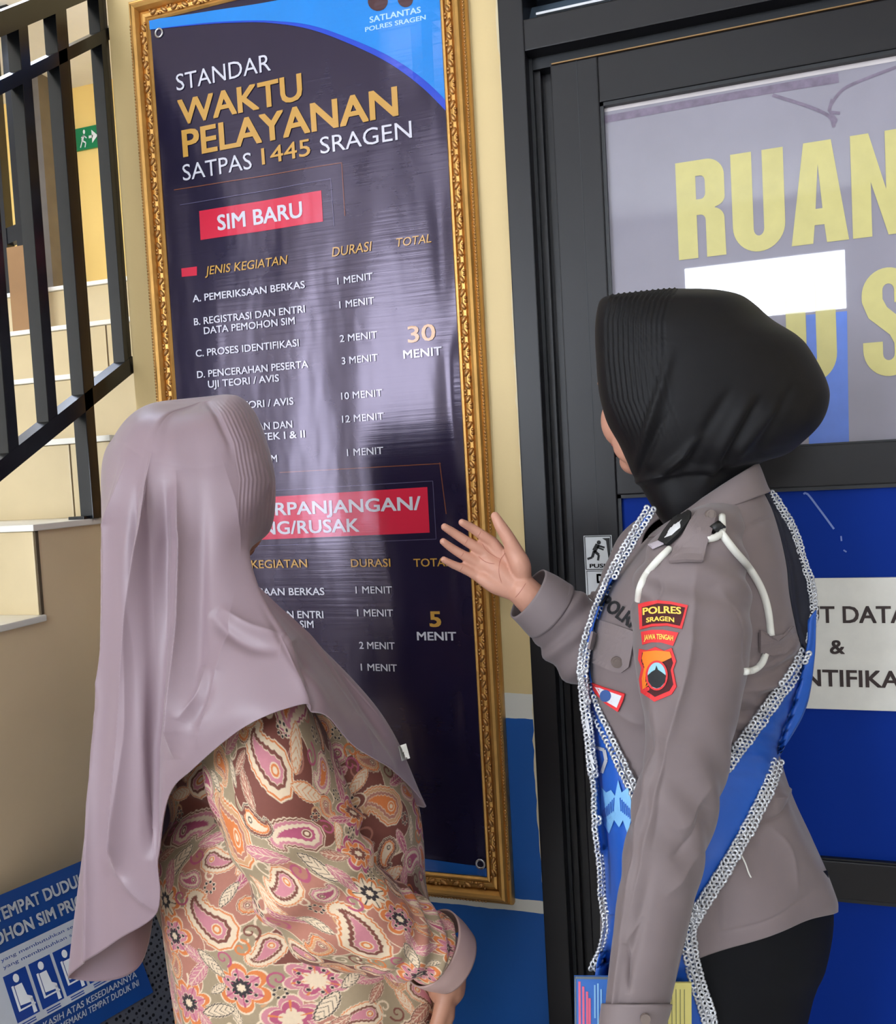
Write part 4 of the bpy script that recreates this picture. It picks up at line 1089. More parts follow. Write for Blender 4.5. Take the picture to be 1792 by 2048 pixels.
# helpers that lay a flat piece on a garment
def laid(mb, pts, bvh, off_, zref, rings=4, center=None):
    pts = np.array(pts, float); c = pts.mean(0) if center is None else np.array(center, float)
    v = [on_surface(bvh, *c, off_, zref)]; f = []; n = len(pts)
    for r in range(1, rings + 1):
        for q in pts: v.append(on_surface(bvh, *(c + (q - c) * r / rings), off_, zref))
    for i in range(n): f.append((0, 1 + i, 1 + (i + 1) % n))
    for r in range(rings - 1):
        a = 1 + r * n
        for i in range(n): f.append((a + i, a + n + i, a + n + (i + 1) % n, a + (i + 1) % n))
    mb.raw(v, f)
def laid_text(mb, s, x0, y0, x1, y1, cap, bvh, off_, zref, bold=.02, curve=0.0):
    v, f = text_geo(s, bold); d = np.array((x1 - x0, y1 - y0), float); n = np.array((d[1], -d[0])) / np.linalg.norm(d)
    w = []
    for i, q in enumerate(v):
        p = np.array((x0, y0)) + d * q[0] + n * (q[1] * cap + curve * (1 - (2 * q[0] - 1) ** 2)); w.append(on_surface(bvh, *p, off_ + (i // max(1, len(v) // 5)) * 3e-5, zref))
    mb.raw(w, f)
def cord(name, pts, r, bvh, off_, zref, material, parent, n=40, label=None):
    Q = arcpts(pts, n); mb = MB(); mb.tube([on_surface(bvh, *q, off_, zref) for q in Q], r, 10); return mb.build(name, material, parent, sm=True, label=label)
def patch(name, pts, material, parent, bvh, off_, zref, thick=.0015, label=None, rings=4):
    mb = MB(); laid(mb, pts, bvh, off_, zref, rings); o = mb.build(name, material, parent, label=label)
    q = o.modifiers.new('cloth', 'SOLIDIFY'); q.thickness = thick; q.offset = 0
    return o
def dense(pts, n=6):
    pts = np.array(pts, float); out = []
    for i in range(len(pts)):
        for k in range(n): out.append(pts[i] + (pts[(i + 1) % len(pts)] - pts[i]) * k / n)
    return out
M_PRED = mat('patch_red', (222, 52, 56), rough=.7); M_PDK = mat('patch_maroon', (70, 20, 24), rough=.8); M_PYE = mat('patch_yellow', (250, 205, 90), rough=.7); M_POR = mat('patch_orange', (246, 130, 34), rough=.7)
# sleeve patches (crop scale 2.635 from 1000,960)
def q5(x, y): return (1000 + x / 2.635, 960 + y / 2.635)
p1 = [q5(730, 655), q5(770, 642), q5(830, 634), q5(900, 640), q5(990, 660), q5(975, 722), q5(958, 785), q5(880, 768), q5(800, 772), q5(738, 788)]
p2 = [q5(748, 672), q5(830, 650), q5(900, 655), q5(975, 672), q5(962, 722), q5(948, 768), q5(880, 754), q5(800, 757), q5(750, 770)]
pt = patch('unit_patch', dense(p1), M_PRED, off, BVS, .0015, 1.0, label='red-edged sleeve patch with yellow capitals')
o = patch('patch_field', dense(p2), M_PDK, pt, BVS, .0028, 1.0, .0005)
mb = MB(); laid_text(mb, 'POLRES', *q5(752, 712), *q5(955, 708), 15, BVS, .0042, 1.0, .03, 3); laid_text(mb, 'SRAGEN', *q5(770, 752), *q5(918, 750), 10, BVS, .0042, 1.0, .03, 3)
mb.build('patch_lettering', M_PYE, pt)
pt = patch('region_patch', dense([q5(745, 800), q5(800, 790), q5(860, 790), q5(940, 805), q5(912, 874), q5(850, 856), q5(800, 855), q5(752, 868)]), M_PRED, off, BVS, .0015, 1.0)
mb = MB(); laid_text(mb, 'JAWA TENGAH', *q5(758, 845), *q5(912, 848), 11, BVS, .0038, 1.0, .03, 3); mb.build('patch_lettering', M_PYE, pt)
sh = [q5(735, 890), q5(775, 898), q5(820, 880), q5(865, 900), q5(905, 885), q5(928, 955), q5(912, 1000), q5(930, 1090), q5(905, 1130), q5(862, 1148), q5(815, 1168), q5(790, 1150), q5(745, 1120), q5(735, 1050), q5(748, 990), q5(730, 945)]
pt = patch('shield_patch', dense(sh), M_PRED, off, BVS, .0015, 1.0, label='red-edged shield patch with orange field and round emblem')
c = np.array(sh).mean(0); sh2 = [c + (np.array(q) - c) * .84 for q in sh]
patch('shield_field', dense(sh2), M_PDK, pt, BVS, .0026, 1.0, .0005)
patch('shield_field', dense([q5(755, 905), q5(820, 898), q5(895, 905), q5(905, 935), q5(865, 955), q5(825, 935), q5(780, 975), q5(770, 1040), q5(790, 1075), q5(752, 1105), q5(748, 1045), q5(762, 985), q5(748, 940)]), M_POR, pt, BVS, .0033, 1.0, .0005, label='orange upper field')
def ell(cx, cy, rx, ry, n=28, a0=0, a1=360): return [(cx + rx * math.cos(math.radians(a)), cy + ry * math.sin(math.radians(a))) for a in np.linspace(a0, a1, n + 1)[:-1]]
cc = q5(826, 1030)
patch('emblem_ring', ell(*cc, 22, 30), M_PRED, pt, BVS, .0042, 1.0, .0005)
patch('emblem_sky', ell(*cc, 18, 26), mat('patch_sky', (150, 200, 215), rough=.7), pt, BVS, .0048, 1.0, .0004)
patch('emblem_temple', [q5(778, 1030), q5(800, 1010), q5(818, 1000), q5(824, 978), q5(832, 1000), q5(850, 1012), q5(874, 1030), q5(868, 1066), q5(845, 1092), q5(826, 1098), q5(800, 1088), q5(782, 1062)], mat('patch_dark', (34, 36, 40), rough=.8), pt, BVS, .0054, 1.0, .0004)
# creases of the palm
mb = MB()
for pts in ([(964, 1086), (972, 1100), (988, 1112), (1004, 1120)], [(956, 1112), (972, 1124), (990, 1128)], [(1012, 1104), (1000, 1122), (998, 1146), (1004, 1168)], [(1052, 1166), (1040, 1184), (1030, 1196)], [(936, 1078), (930, 1088)], [(928, 1104), (922, 1114)], [(962, 1062), (956, 1072)], [(926, 1132), (920, 1142)]):
    Q = arcpts(pts, 12) if len(pts) > 2 else np.array(pts, float)
    if len(Q) == 2: Q = np.linspace(Q[0], Q[1], 5)
    mb.tube([on_surface(BVH_, *q, -.0002, WZ_) for q in Q], np.concatenate([[.0002], np.full(len(Q) - 2, .0006), [.0002]]), 6)
mb.build('palm_creases', mat('crease_skin', (176, 112, 94), rough=.6), off, sm=True)
# shoulder strap, rank slide, cords
M_WC = mat('white_cord', (226, 224, 216), rough=.6)
sp = [q5(1085, 150), q5(1130, 160), q5(1138, 190), q5(1110, 290), q5(1085, 350), q5(1068, 428), q5(980, 425), q5(890, 432), q5(915, 360), q5(960, 300), q5(1000, 220), q5(1040, 165)]
so = patch('shoulder_strap', dense(sp), M_CUFF, off, BV, .006, 1.06, .004)
mb = MB()
bc = on_surface(BV, *q5(1105, 183), .009, 1.06); mb.tube([bc, bc - CF * .006], .0060, 16); mb.tube([bc - CF * .004, bc - CF * .0072], .004, 16); mb.build('strap_button', mat('taupe_button', (120, 106, 100), rough=.4), so)
rk = patch('rank_slide', dense([q5(985, 158), q5(1008, 172), q5(1000, 215), q5(940, 290), q5(880, 345), q5(835, 322), q5(862, 275), q5(915, 205)]), mat('rank_black', (20, 20, 22), rough=.7), off, BV, .007, 1.08, .004)
patch('rank_emblem', [q5(925, 215), q5(958, 210), q5(950, 250), q5(905, 290), q5(868, 305), q5(862, 285), q5(895, 250)], mat('rank_silver', (225, 225, 228), rough=.4), rk, BV, .011, 1.08, .001)
patch('collar_tab', [q5(835, 322), q5(862, 335), q5(802, 362), q5(780, 342)], mat('tab_grey', (190, 180, 190), rough=.5), off, BV, .008, 1.1, .002)
cord('lanyard', [q5(895, 362), q5(830, 425), q5(770, 500), q5(738, 570), q5(728, 640)], .0042, BV, .003, 1.05, M_WC, off)
cord('lanyard', [q5(1160, 272), q5(1230, 365), q5(1310, 460), q5(1375, 570), q5(1410, 680), q5(1428, 820)], .0046, BV, .004, 1.05, M_WC, off)
cord('lanyard', [q5(1090, 312), q5(1140, 300), q5(1170, 262), q5(1170, 190)], .0042, BV, .004, 1.05, M_WC, off, 16)
cord('lanyard', [q5(1400, 915), q5(1380, 965), q5(1340, 1000), q5(1290, 1010)], .0042, BV, .004, 1.08, M_WC, off, 16)
mb = MB(); a_ = [on_surface(BV, *q5(*q), .008, 1.05) for q in ((1125, 262), (1150, 240), (1168, 262))]; mb.tube(a_, .006, 10); mb.build('cord_clip', mat('clip_black', (16, 16, 18), rough=.4), off, sm=True)
patch('arm_loop', dense([q5(1370, 790), q5(1420, 825), q5(1500, 815), q5(1545, 770), q5(1570, 840), q5(1500, 915), q5(1430, 925), q5(1370, 910)]), M_SHIRT, off, BV, .005, 1.1, .003)
# chest: name lettering, pocket flap with button, badge
mb = MB(); laid_text(mb, 'POLRI', *q5(520, 662), *q5(682, 780), 30, BVB, .003, 1.08, .03); mb.build('chest_lettering', mat('black_thread', (24, 24, 28), rough=.8), off)
fl = patch('pocket_flap', dense([q5(520, 735), q5(600, 760), q5(715, 800), q5(700, 880), q5(680, 985), q5(640, 1015), q5(600, 1010), q5(470, 955), q5(465, 890), q5(485, 800)]), M_CUFF, off, BVB, .004, 1.1, .003)
bc = on_surface(BVB, *q5(612, 958), .007, 1.1); mb = MB(); mb.tube([bc, bc - CF * .005], .0068, 18); mb.tube([bc - CF * .003, bc - CF * .006], .0045, 18); ob = mb.build('pocket_button', mat('taupe_button2', (112, 98, 92), rough=.4), fl)
bd = patch('chest_badge', dense([q5(465, 1062), q5(540, 1090), q5(658, 1128), q5(648, 1165), q5(622, 1222), q5(560, 1180), q5(505, 1125)]), M_PRED, off, BVB, .004, 1.1, .002)
patch('badge_field', dense([q5(490, 1080), q5(545, 1104), q5(640, 1138), q5(615, 1200), q5(560, 1168), q5(515, 1125)]), mat('badge_white', (220, 222, 228), rough=.6), bd, BVB, .0055, 1.1, .0006)
patch('badge_emblem', ell(*q5(555, 1138), 11, 12), mat('badge_blue', (60, 90, 150), rough=.6), bd, BVB, .0065, 1.1, .0006)
# sleeve button on the near cuff, sleeve placket
bc = P(1290, 2036, .983 - .046); mb = MB(); mb.tube([bc, bc - CF * .003], .0055, 16); mb.build('cuff_button', mat('taupe_button', (120, 106, 100)), off)
# ---- blue sash with silver beaded edges
M_SASH = mat('sash_blue', (26, 88, 186), rough=.45, var=.05, vscale=10, bump=.12, bscale=14, sheen=.1)
M_SASHD = mat('sash_lining', (16, 20, 40), rough=.7)
M_SIL = mat('silver_sequin', (206, 208, 214), rough=.28, metal=.55, var=.15, vscale=300)
sash = empty('sash', tuple(P(1400, 1500, 1.05)), None); sash.parent = off; sash.location = Vector(P(1400, 1500, 1.05)) - off.location
def strip(name, La, Lb, bvh, off_, zref, material, parent, n=60, m_=12, zs=None, wave_=.002):
    A = arcpts(La, n); B = arcpts(Lb, n); V = np.zeros((n, m_, 3))
    for i in range(n):
        for j in range(m_):
            t = j / (m_ - 1); q = A[i] * (1 - t) + B[i] * t
            o_ = off_ + wave_ * math.sin(t * PI) * (1 + math.sin(i * .33 + t * 4))
            V[i, j] = on_surface(bvh, q[0], q[1], o_, zref)
    me = grid_mesh(name, V, closed=False); o = link(name, me, material, parent)
    q = o.modifiers.new('cloth', 'SOLIDIFY'); q.thickness = .0016; q.offset = 0
    return o
def loop_ring(c, R_, t, ax, tx, ty, n=9, k=5):
    v = []
    for i in range(n):
        a = 2 * PI * i / n; e = ax[0] * math.cos(a) + ax[1] * math.sin(a); dz = (math.cos(a) * tx + math.sin(a) * ty) * R_
        for j in range(k):
            b = 2 * PI * j / k; v.append(c + e * (R_ * .66 + t * math.cos(b)) - ax[2] * (t * math.sin(b) + dz))
    return v, [(i * k + j, ((i + 1) % n) * k + j, ((i + 1) % n) * k + (j + 1) % k, i * k + (j + 1) % k) for i in range(n) for j in range(k)]
def beads(name, pts, bvh, off_, zref, parent, w=13.0, rows=2, r=.0042, z3=None):
    """a ribbon of round sequins along a line, laid on the garment"""
    Q = arcpts(pts, 400); s = np.concatenate([[0], np.cumsum(np.linalg.norm(np.diff(Q, axis=0), axis=1))])
    step = r * 2 * F / zref * .66; n = int(s[-1] / step); mb = MB()
    for i in range(n):
        k = np.interp((i + .5) * step, s, np.arange(len(Q))); a = int(min(k, len(Q) - 2)); d = Q[a + 1] - Q[a]; d /= np.linalg.norm(d) + 1e-9
        p = Q[a] + (Q[a + 1] - Q[a]) * (k - a); nn = np.array((-d[1], d[0]))
        for j in range(rows):
            o_ = (j - (rows - 1) / 2) * w / max(rows - 1, 1) if rows > 1 else 0
            q = p + nn * (o_ + random.uniform(-.8, .8)) + d * (step * .5 * (j % 2))
            c = on_surface(bvh, q[0], q[1], off_, zref)
            ax = np.array((CR, CD, CF)); mb.raw(*loop_ring(c, r, r * .42, ax, random.uniform(-.35, .35), random.uniform(-.35, .35)))
    return mb.build(name, M_SIL, parent, sm=True, fix=False)
# front: from the far shoulder down the chest edge to the near hip
strip('front_band', [(1296, 1020), (1240, 1110), (1195, 1200), (1172, 1280), (1164, 1340), (1172, 1420), (1180, 1490), (1188, 1560), (1196, 1650), (1206, 1760), (1212, 1850), (1214, 1900)],
      [(1312, 1020), (1272, 1080), (1232, 1150), (1200, 1230), (1178, 1320), (1195, 1410), (1232, 1500), (1268, 1590), (1300, 1670), (1300, 1760), (1270, 1850), (1240, 1920)], BVB, .005, 1.12, M_SASH, sash)
strip('hanging_end', [(1214, 1830), (1204, 1890), (1190, 1950), (1180, 2060)], [(1300, 1830), (1290, 1890), (1270, 1950), (1262, 2060)], BVB, .010, 1.06, M_SASH, sash, 24, 8)
beads('bead_trim', [(1304, 1012), (1268, 1072), (1228, 1142), (1194, 1222), (1170, 1300), (1164, 1350)], BVB, .009, 1.12, sash, 12, 2)
beads('bead_trim', [(1167, 1350), (1186, 1410), (1212, 1465), (1243, 1530), (1268, 1582), (1292, 1630)], BVB, .009, 1.1, sash, 13, 2)
beads('bead_trim', [(1164, 1340), (1170, 1410), (1178, 1470), (1184, 1530), (1192, 1580), (1194, 1650), (1203, 1730), (1207, 1800), (1214, 1850), (1204, 1900), (1184, 1945)], BVB, .009, 1.12, sash, 9, 2)
# the silver letter ends and the pale eagle print on the front band
mb = MB()
for a in ([(1181, 1492), (1208, 1500)], [(1208, 1500), (1212, 1520), (1203, 1546)], [(1172, 1440), (1178, 1468)], [(1180, 1510), (1190, 1540)]):
    for i in range(len(a) - 1):
        d = np.array(a[i + 1], float) - a[i]; n = np.array((-d[1], d[0])) / np.linalg.norm(d) * 3.4
        laid(mb, dense([np.array(a[i]) + n, np.array(a[i + 1]) + n, np.array(a[i + 1]) - n, np.array(a[i]) - n], 3), BVB, .013, 1.1, 1)
mb.build('sash_lettering', mat('silver_foil', (214, 216, 222), rough=.35, metal=.3), sash)
mb = MB()
pc = np.array((1236, 1612.))
wing = [(1203, 1575), (1212, 1585), (1222, 1580), (1230, 1592), (1236, 1560), (1243, 1585), (1256, 1575), (1262, 1600), (1262, 1640), (1255, 1668), (1246, 1640), (1238, 1655), (1228, 1640), (1218, 1668), (1208, 1650), (1201, 1620)]
laid(mb, dense(wing, 3), BVB, .0125, 1.08, 4, pc)
mb.build('eagle_print', mat('pale_blue_print', (128, 188, 238), rough=.6), sash)
mb = MB()
for i in range(7):
    for sgn in (-1, 1):
        x = 1234 + sgn * (6 + i * 3.6); y = 1596 + i * 4
        laid(mb, dense([(x - 1, y), (x + 1.2, y - 1), (x + 1.2 + sgn * 2, y + 26 - i), (x - 1 + sgn * 2, y + 27 - i)], 2), BVB, .0132, 1.08, 1)
mb.build('feather_lines', M_SASH, sash)
# back: from the far shoulder round the back and down to the near hip
strip('back_lining', [(1526, 980), (1546, 1022), (1562, 1074), (1574, 1131), (1580, 1188), (1592, 1250), (1602, 1290)], [(1543, 990), (1581, 1050), (1606, 1118), (1622, 1172), (1625, 1220), (1620, 1260), (1612, 1300)], BVB, .006, 1.2, M_SASHD, sash, 40, 8)
strip('back_band', [(1616, 1240), (1612, 1300), (1580, 1350), (1520, 1440), (1452, 1535), (1392, 1650), (1352, 1790)], [(1632, 1220), (1628, 1320), (1610, 1420), (1556, 1518), (1500, 1640), (1430, 1750), (1384, 1830)], BVB, .006, 1.14, M_SASH, sash, 60, 14)
beads('bead_trim', [(1540, 984), (1562, 1015), (1588, 1062), (1606, 1120), (1622, 1170), (1627, 1230), (1618, 1285)], BVB, .008, 1.2, sash, 8, 2, .0036)
beads('bead_trim', [(1612, 1300), (1590, 1345), (1545, 1405), (1500, 1468), (1450, 1535), (1430, 1560)], BVB, .010, 1.1, sash, 17, 3)
beads('bead_trim', [(1556, 1518), (1540, 1570), (1510, 1630), (1478, 1690), (1440, 1755), (1400, 1815), (1380, 1840)], BVB, .010, 1.08, sash, 17, 3)
me_k = [c for c in off.children if c.name.startswith('skirt')][0]
BVK = bvh_of(me_k)
me_s = join_me('s', [shirt_parts[0], ([v.co + world_loc(me_k) for v in me_k.data.vertices], [tuple(p.vertices) for p in me_k.data.polygons])])
BVD = BVHTree.FromPolygons([v.co for v in me_s.vertices], [tuple(p.vertices) for p in me_s.polygons])
beads('bead_trim', [(1400, 1815), (1380, 1850), (1378, 1880), (1386, 1930), (1400, 1980), (1416, 2030), (1424, 2070)], BVD, .012, 1.06, sash, 20, 3)
strip('hanging_end', [(1345, 1810), (1340, 1900), (1350, 1980), (1360, 2070)], [(1385, 1850), (1380, 1900), (1396, 1980), (1415, 2070)], BVD, .008, 1.06, M_SASH, sash, 24, 8)
mb = MB(); mb.tube([on_surface(BVB, *q, .006, 1.05) for q in arcpts([(1480, 1706), (1490, 1725), (1497, 1745), (1502, 1755)], 8)], .0009, 6); mb.build('loose_thread', M_WC, sash)

# ---- leaflets held low in the near hand
def leaflet(name, corners, z, label, rgb):
    o = empty(name, tuple(P(*corners[3], z)), label, 'leaflet')
    v = [P(*q, z) for q in corners]; v2 = [p + CF * .003 for p in v]
    mb = MB(); mb.raw(v + v2, [(0, 1, 2, 3), (7, 6, 5, 4)] + [(i, 4 + i, 4 + (i + 1) % 4, (i + 1) % 4) for i in range(4)])
    mb.build('sheet', mat(name + '_%d' % rgb[0], rgb, rough=.35, var=.04), o)
    def put(u, w, dz=.0006): 
        c = np.array(corners, float); q = (c[0] * (1 - u) + c[1] * u) * (1 - w) + (c[3] * (1 - u) + c[2] * u) * w
        return P(*q, z - dz)
    return o, put
o, put = leaflet('leaflet', [(1149, 1953), (1240, 1954), (1240, 2285), (1152, 2285)], 1.0315, 'blue leaflet with pink and pale blue lines, held low beside the sash', (70, 120, 200))
def rect(mb, put, u0, w0, u1, w1, dz=.0006): mb.raw([put(u0, w0, dz), put(u1, w0, dz), put(u1, w1, dz), put(u0, w1, dz)], [(0, 1, 2, 3)])
mb = MB()
for u, w0, w1 in ((.12, .06, .9), (.24, .12, .95), (.36, .18, .8), (.44, .26, .9)): rect(mb, put, u * .69, w0 * .5, u * .69 + .05, w1 * .5)
mb.build('pink_print', mat('pink_print', (232, 110, 140), rough=.5), o)
mb = MB()
for u, w0, w1 in ((.62, .1, .5), (.72, .08, .8), (.82, .15, .6)): rect(mb, put, u * .69, w0 * .5, u * .69 + .035, w1 * .5)
mb.build('pale_print', mat('pale_print', (150, 200, 240), rough=.5), o)
mb = MB(); 
for a in ((-.0, -.0, 1, .015), (0, 0, .03, 1)): rect(mb, put, *a, .0008)
mb.build('grey_border', mat('leaflet_grey', (110, 118, 124), rough=.5), o)
o, put = leaflet('leaflet', [(1256, 1966), (1383, 1966), (1384, 2285), (1258, 2285)], 1.0315, 'yellow leaflet with small dark print, behind the near cuff', (232, 220, 132))
mb = MB()
for i in range(5): rect(mb, put, .62 + i * .066, .04, .63 + i * .066, .42)
mb.build('small_print', mat('small_print', (120, 124, 90), rough=.5), o)
def put_text(mb, put, s, u0, u1, w0, w1):      # reads upward along the sheet
    v, f = text_geo(s, .02); mb.raw([put(u1 - (u1 - u0) * q[1], w0 + (w1 - w0) * (1 - q[0]), .0007) for q in v], f)
mb = MB(); put_text(mb, put, 'OR', .50, .59, .14, .28); mb.build('red_print', mat('red_print', (190, 60, 30), rough=.5), o)

# ------------------------------------------------------------------ visitor in the mauve headscarf
WZC = 1.22
wf = P(600, 1500, WZC)
vis = empty('person', (wf[0], wf[1], 0), 'person in mauve headscarf and paisley blouse, seen from behind facing the banner', 'person')
HC2 = P(412, 972, 1.235)
FD2 = CRH * math.cos(math.radians(60)) + CFH * math.sin(math.radians(60)); SD2 = np.cross(UPV, FD2)
body = MB(); head_parts(body, HC2, FD2, SD2, UPV, .94)
capsule(body, [HC2 - UPV * .05 - FD2 * .02, P(430, 1200, 1.24)], [.052, .055])
capsule(body, [P(450, 1280, 1.25), P(550, 1450, 1.27), P(580, 1650, 1.27), P(600, 1850, 1.27), P(615, 2000, 1.26)], [.06, .09, .09, .09, .085], 20)
for sgn in (-1, 1):
    hip = P(615, 1980, 1.25) + CFH * .055 * sgn
    an = np.array((hip[0], hip[1], .09)); capsule(body, [hip, np.array((hip[0] + .02, hip[1], .42)), an], [.06, .048, .034])
    capsule(body, [an + np.array((0, 0, -.05)), an + CRH * .13 + np.array((0, 0, -.06))], [.03, .028])
wr2 = P(895, 1935, 1.175)
capsule(body, [P(540, 1460, 1.14), P(600, 1760, 1.11), P(820, 1885, 1.15), wr2], [.05, .042, .03, .026])
capsule(body, [P(640, 1460, 1.36), P(660, 1740, 1.38), P(840, 1900, 1.33), P(885, 1960, 1.24)], [.05, .042, .03, .026])
# right hand hangs from the cuff over the left, fingers bent down and inward
pa = P(893, 1972, 1.185)
capsule(body, [wr2, pa], [.026, .027])
for i in range(4):
    k0 = pa + CF * (-.022 + .017 * i) - UPV * .028; L_ = (.036, .041, .038, .029)[i]
    capsule(body, [pa + CF * (-.015 + .011 * i), k0], [.013, .0105], 10, 4)
    capsule(body, [k0, k0 - UPV * L_ * .8 - CRH * .010, k0 - UPV * L_ * 1.2 - CRH * .032, k0 - UPV * L_ * 1.1 - CRH * .05], [.0095, .0088, .008, .0065], 10, 5)
capsule(body, [pa - CF * .018 - UPV * .0, pa - CF * .03 - UPV * .03 - CRH * .012, pa - CF * .034 - UPV * .05 - CRH * .022, pa - CF * .034 - UPV * .068 - CRH * .028], [.013, .011, .0092, .007], 10, 5)
pb2 = P(880, 1985, 1.235)
capsule(body, [P(885, 1960, 1.24), pb2], [.026, .025])
for i in range(4):
    k0 = pb2 + CF * (-.018 + .015 * i) - UPV * .03; capsule(body, [pb2, k0, k0 - UPV * .03 - CRH * .01, k0 - UPV * .04 - CRH * .035], [.012, .0095, .0085, .0065], 10, 5)
capsule(body, [pb2 + CF * .02, pb2 + CF * .03 - UPV * .03, pb2 + CF * .03 - UPV * .055], [.012, .010, .007], 10, 5)
remesh('body', body, .0028, M_SKIN2, vis, 4)
face_bits(HC2, FD2, SD2, UPV, vis, mat('lips_brown', (150, 84, 76), rough=.4))

# headscarf: lines of drape from the crown to the hem (pixel, pixel, depth)
MER = [
 [(475, 799, 1.22), (525, 865, 1.22), (548, 965, 1.22), (540, 1058, 1.205), (484, 1124, 1.20), (583, 1240, 1.20), (762, 1425, 1.20), (851, 1613, 1.20)],
 [(468, 808, 1.19), (521, 875, 1.17), (541, 960, 1.16), (518, 1062, 1.155), (490, 1140, 1.155), (596, 1278, 1.14), (712, 1425, 1.135), (792, 1546, 1.14)],
 [(458, 822, 1.16), (502, 890, 1.135), (516, 980, 1.12), (500, 1072, 1.12), (502, 1160, 1.10), (588, 1290, 1.06), (662, 1400, 1.04), (705, 1492, 1.05)],
 [(440, 832, 1.145), (472, 905, 1.115), (482, 1000, 1.10), (486, 1090, 1.10), (522, 1190, 1.07), (570, 1285, 1.025), (612, 1352, 1.0), (640, 1414, .985)],
 [(415, 838, 1.14), (430, 915, 1.105), (438, 1010, 1.09), (452, 1120, 1.08), (482, 1225, 1.05), (515, 1315, 1.01), (545, 1375, .99), (572, 1416, .975)],
 [(390, 841, 1.14), (392, 920, 1.105), (398, 1010, 1.09), (412, 1130, 1.075), (430, 1250, 1.045), (446, 1350, 1.01), (460, 1420, .99), (478, 1460, .985)],
 [(360, 842, 1.145), (352, 915, 1.105), (352, 1010, 1.095), (355, 1150, 1.08), (358, 1300, 1.05), (362, 1420, 1.02), (368, 1500, 1.015), (382, 1540, 1.015)],
 [(345, 840, 1.15), (328, 910, 1.11), (322, 1000, 1.10), (322, 1150, 1.09), (322, 1300, 1.07), (322, 1440, 1.055), (326, 1540, 1.05), (336, 1592, 1.055)],
 [(335, 838, 1.152), (310, 908, 1.114), (302, 1000, 1.104), (303, 1150, 1.095), (302, 1300, 1.085), (305, 1480, 1.08), (312, 1640, 1.085), (313, 1720, 1.085)],
 [(325, 835, 1.155), (290, 900, 1.125), (277, 980, 1.11), (276, 1130, 1.10), (276, 1300, 1.09), (276, 1480, 1.085), (292, 1690, 1.09), (312, 1826, 1.095)],
 [(305, 828, 1.18), (257, 880, 1.155), (238, 950, 1.14), (238, 1100, 1.13), (242, 1300, 1.12), (232, 1480, 1.115), (225, 1700, 1.115), (230, 1884, 1.12)],
 [(300, 818, 1.22), (236, 868, 1.22), (203, 935, 1.22), (204, 1100, 1.21), (212, 1300, 1.20), (196, 1480, 1.195), (170, 1700, 1.19), (143, 1957, 1.18)],
 [(310, 812, 1.26), (262, 860, 1.30), (245, 940, 1.31), (245, 1100, 1.30), (252, 1300, 1.285), (244, 1480, 1.27), (250, 1700, 1.25), (285, 1926, 1.235)],
 [(350, 806, 1.27), (330, 855, 1.32), (325, 950, 1.33), (325, 1080, 1.32), (335, 1240, 1.34), (345, 1400, 1.37), (345, 1520, 1.39), (340, 1640, 1.39)],
 [(400, 801, 1.275), (400, 855, 1.325), (405, 955, 1.335), (405, 1060, 1.305), (420, 1150, 1.30), (450, 1260, 1.35), (480, 1390, 1.40), (500, 1520, 1.42)],
 [(450, 797, 1.265), (482, 850, 1.31), (500, 955, 1.315), (492, 1060, 1.28), (470, 1140, 1.27), (540, 1255, 1.32), (630, 1390, 1.35), (700, 1540, 1.36)],
 [(466, 797, 1.245), (510, 855, 1.27), (532, 960, 1.275), (522, 1062, 1.25), (488, 1134, 1.24), (585, 1256, 1.26), (700, 1392, 1.27), (800, 1590, 1.27)],
]
NM = len(MER); nv5, nu5 = 330, 900
POLE = (402, 803, 1.22)
A = np.array([[POLE] + mm for mm in MER], float)            # (NM, 9, 3)
tv = np.linspace(0, 8, nv5); tv = 8 * (tv / 8) ** 1.0
Av = np.stack([spline(a, tv) for a in A], 0)                 # (NM, nv, 3)
tu = np.arange(nu5) * NM / nu5
G = spline(Av, tu, closed=True).transpose(1, 0, 2)           # (nv, nu, 3)
# the crown is rounded, not a cone
V5 = PN(G[..., 0], G[..., 1], G[..., 2])
N5 = grid_normals(V5)
px5, py5 = G[..., 0], G[..., 1]
nearm = ((tu > .3) & (tu < 11.2))[None, :] * np.ones((nv5, 1))
def ridge5(pts, w, amp, sharp=1.0):
    Q = np.array(pts, float); x = np.interp(py5, Q[:, 1], Q[:, 0])
    s = np.clip((py5 - Q[0, 1]) / 120, 0, 1) * np.clip((Q[-1, 1] - py5) / 60 + .35, 0, 1) * (py5 > Q[0, 1])
    return amp * (np.exp(-np.abs((px5 - x) / w)) if amp > 0 else np.exp(-((px5 - x) / w) ** 2)) * s * nearm
f5 = np.zeros((nv5, nu5))
for a in (([(258, 915), (228, 1050), (226, 1300), (205, 1600), (185, 1950)], 9, .014, .8), ([(243, 930), (214, 1100), (222, 1400), (190, 1800)], 6, .005, .8), ([(306, 905), (285, 1100), (268, 1300), (250, 1480), (238, 1730)], 10, .019, .75), ([(280, 960), (258, 1150), (250, 1400), (228, 1700)], 9, -.010),
          ([(352, 940), (368, 1080), (365, 1250), (352, 1420), (345, 1500)], 11, .017, .75), ([(330, 960), (320, 1150), (312, 1330), (300, 1500), (300, 1700)], 12, -.012), ([(405, 960), (400, 1150), (395, 1300), (385, 1450)], 16, -.005),
          ([(470, 1180), (450, 1290), (420, 1380), (392, 1480)], 12, .004), ([(520, 1180), (580, 1290), (640, 1400)], 12, .004), ([(545, 1220), (622, 1310), (700, 1420), (740, 1500)], 12, .005), ([(520, 1200), (590, 1330), (650, 1430)], 9, -.004),
          ([(300, 905), (275, 1200), (262, 1450), (240, 1690)], 5, .003), ([(440, 905), (470, 1000), (480, 1100)], 14, .003)):
    f5 += ridge5(*a)
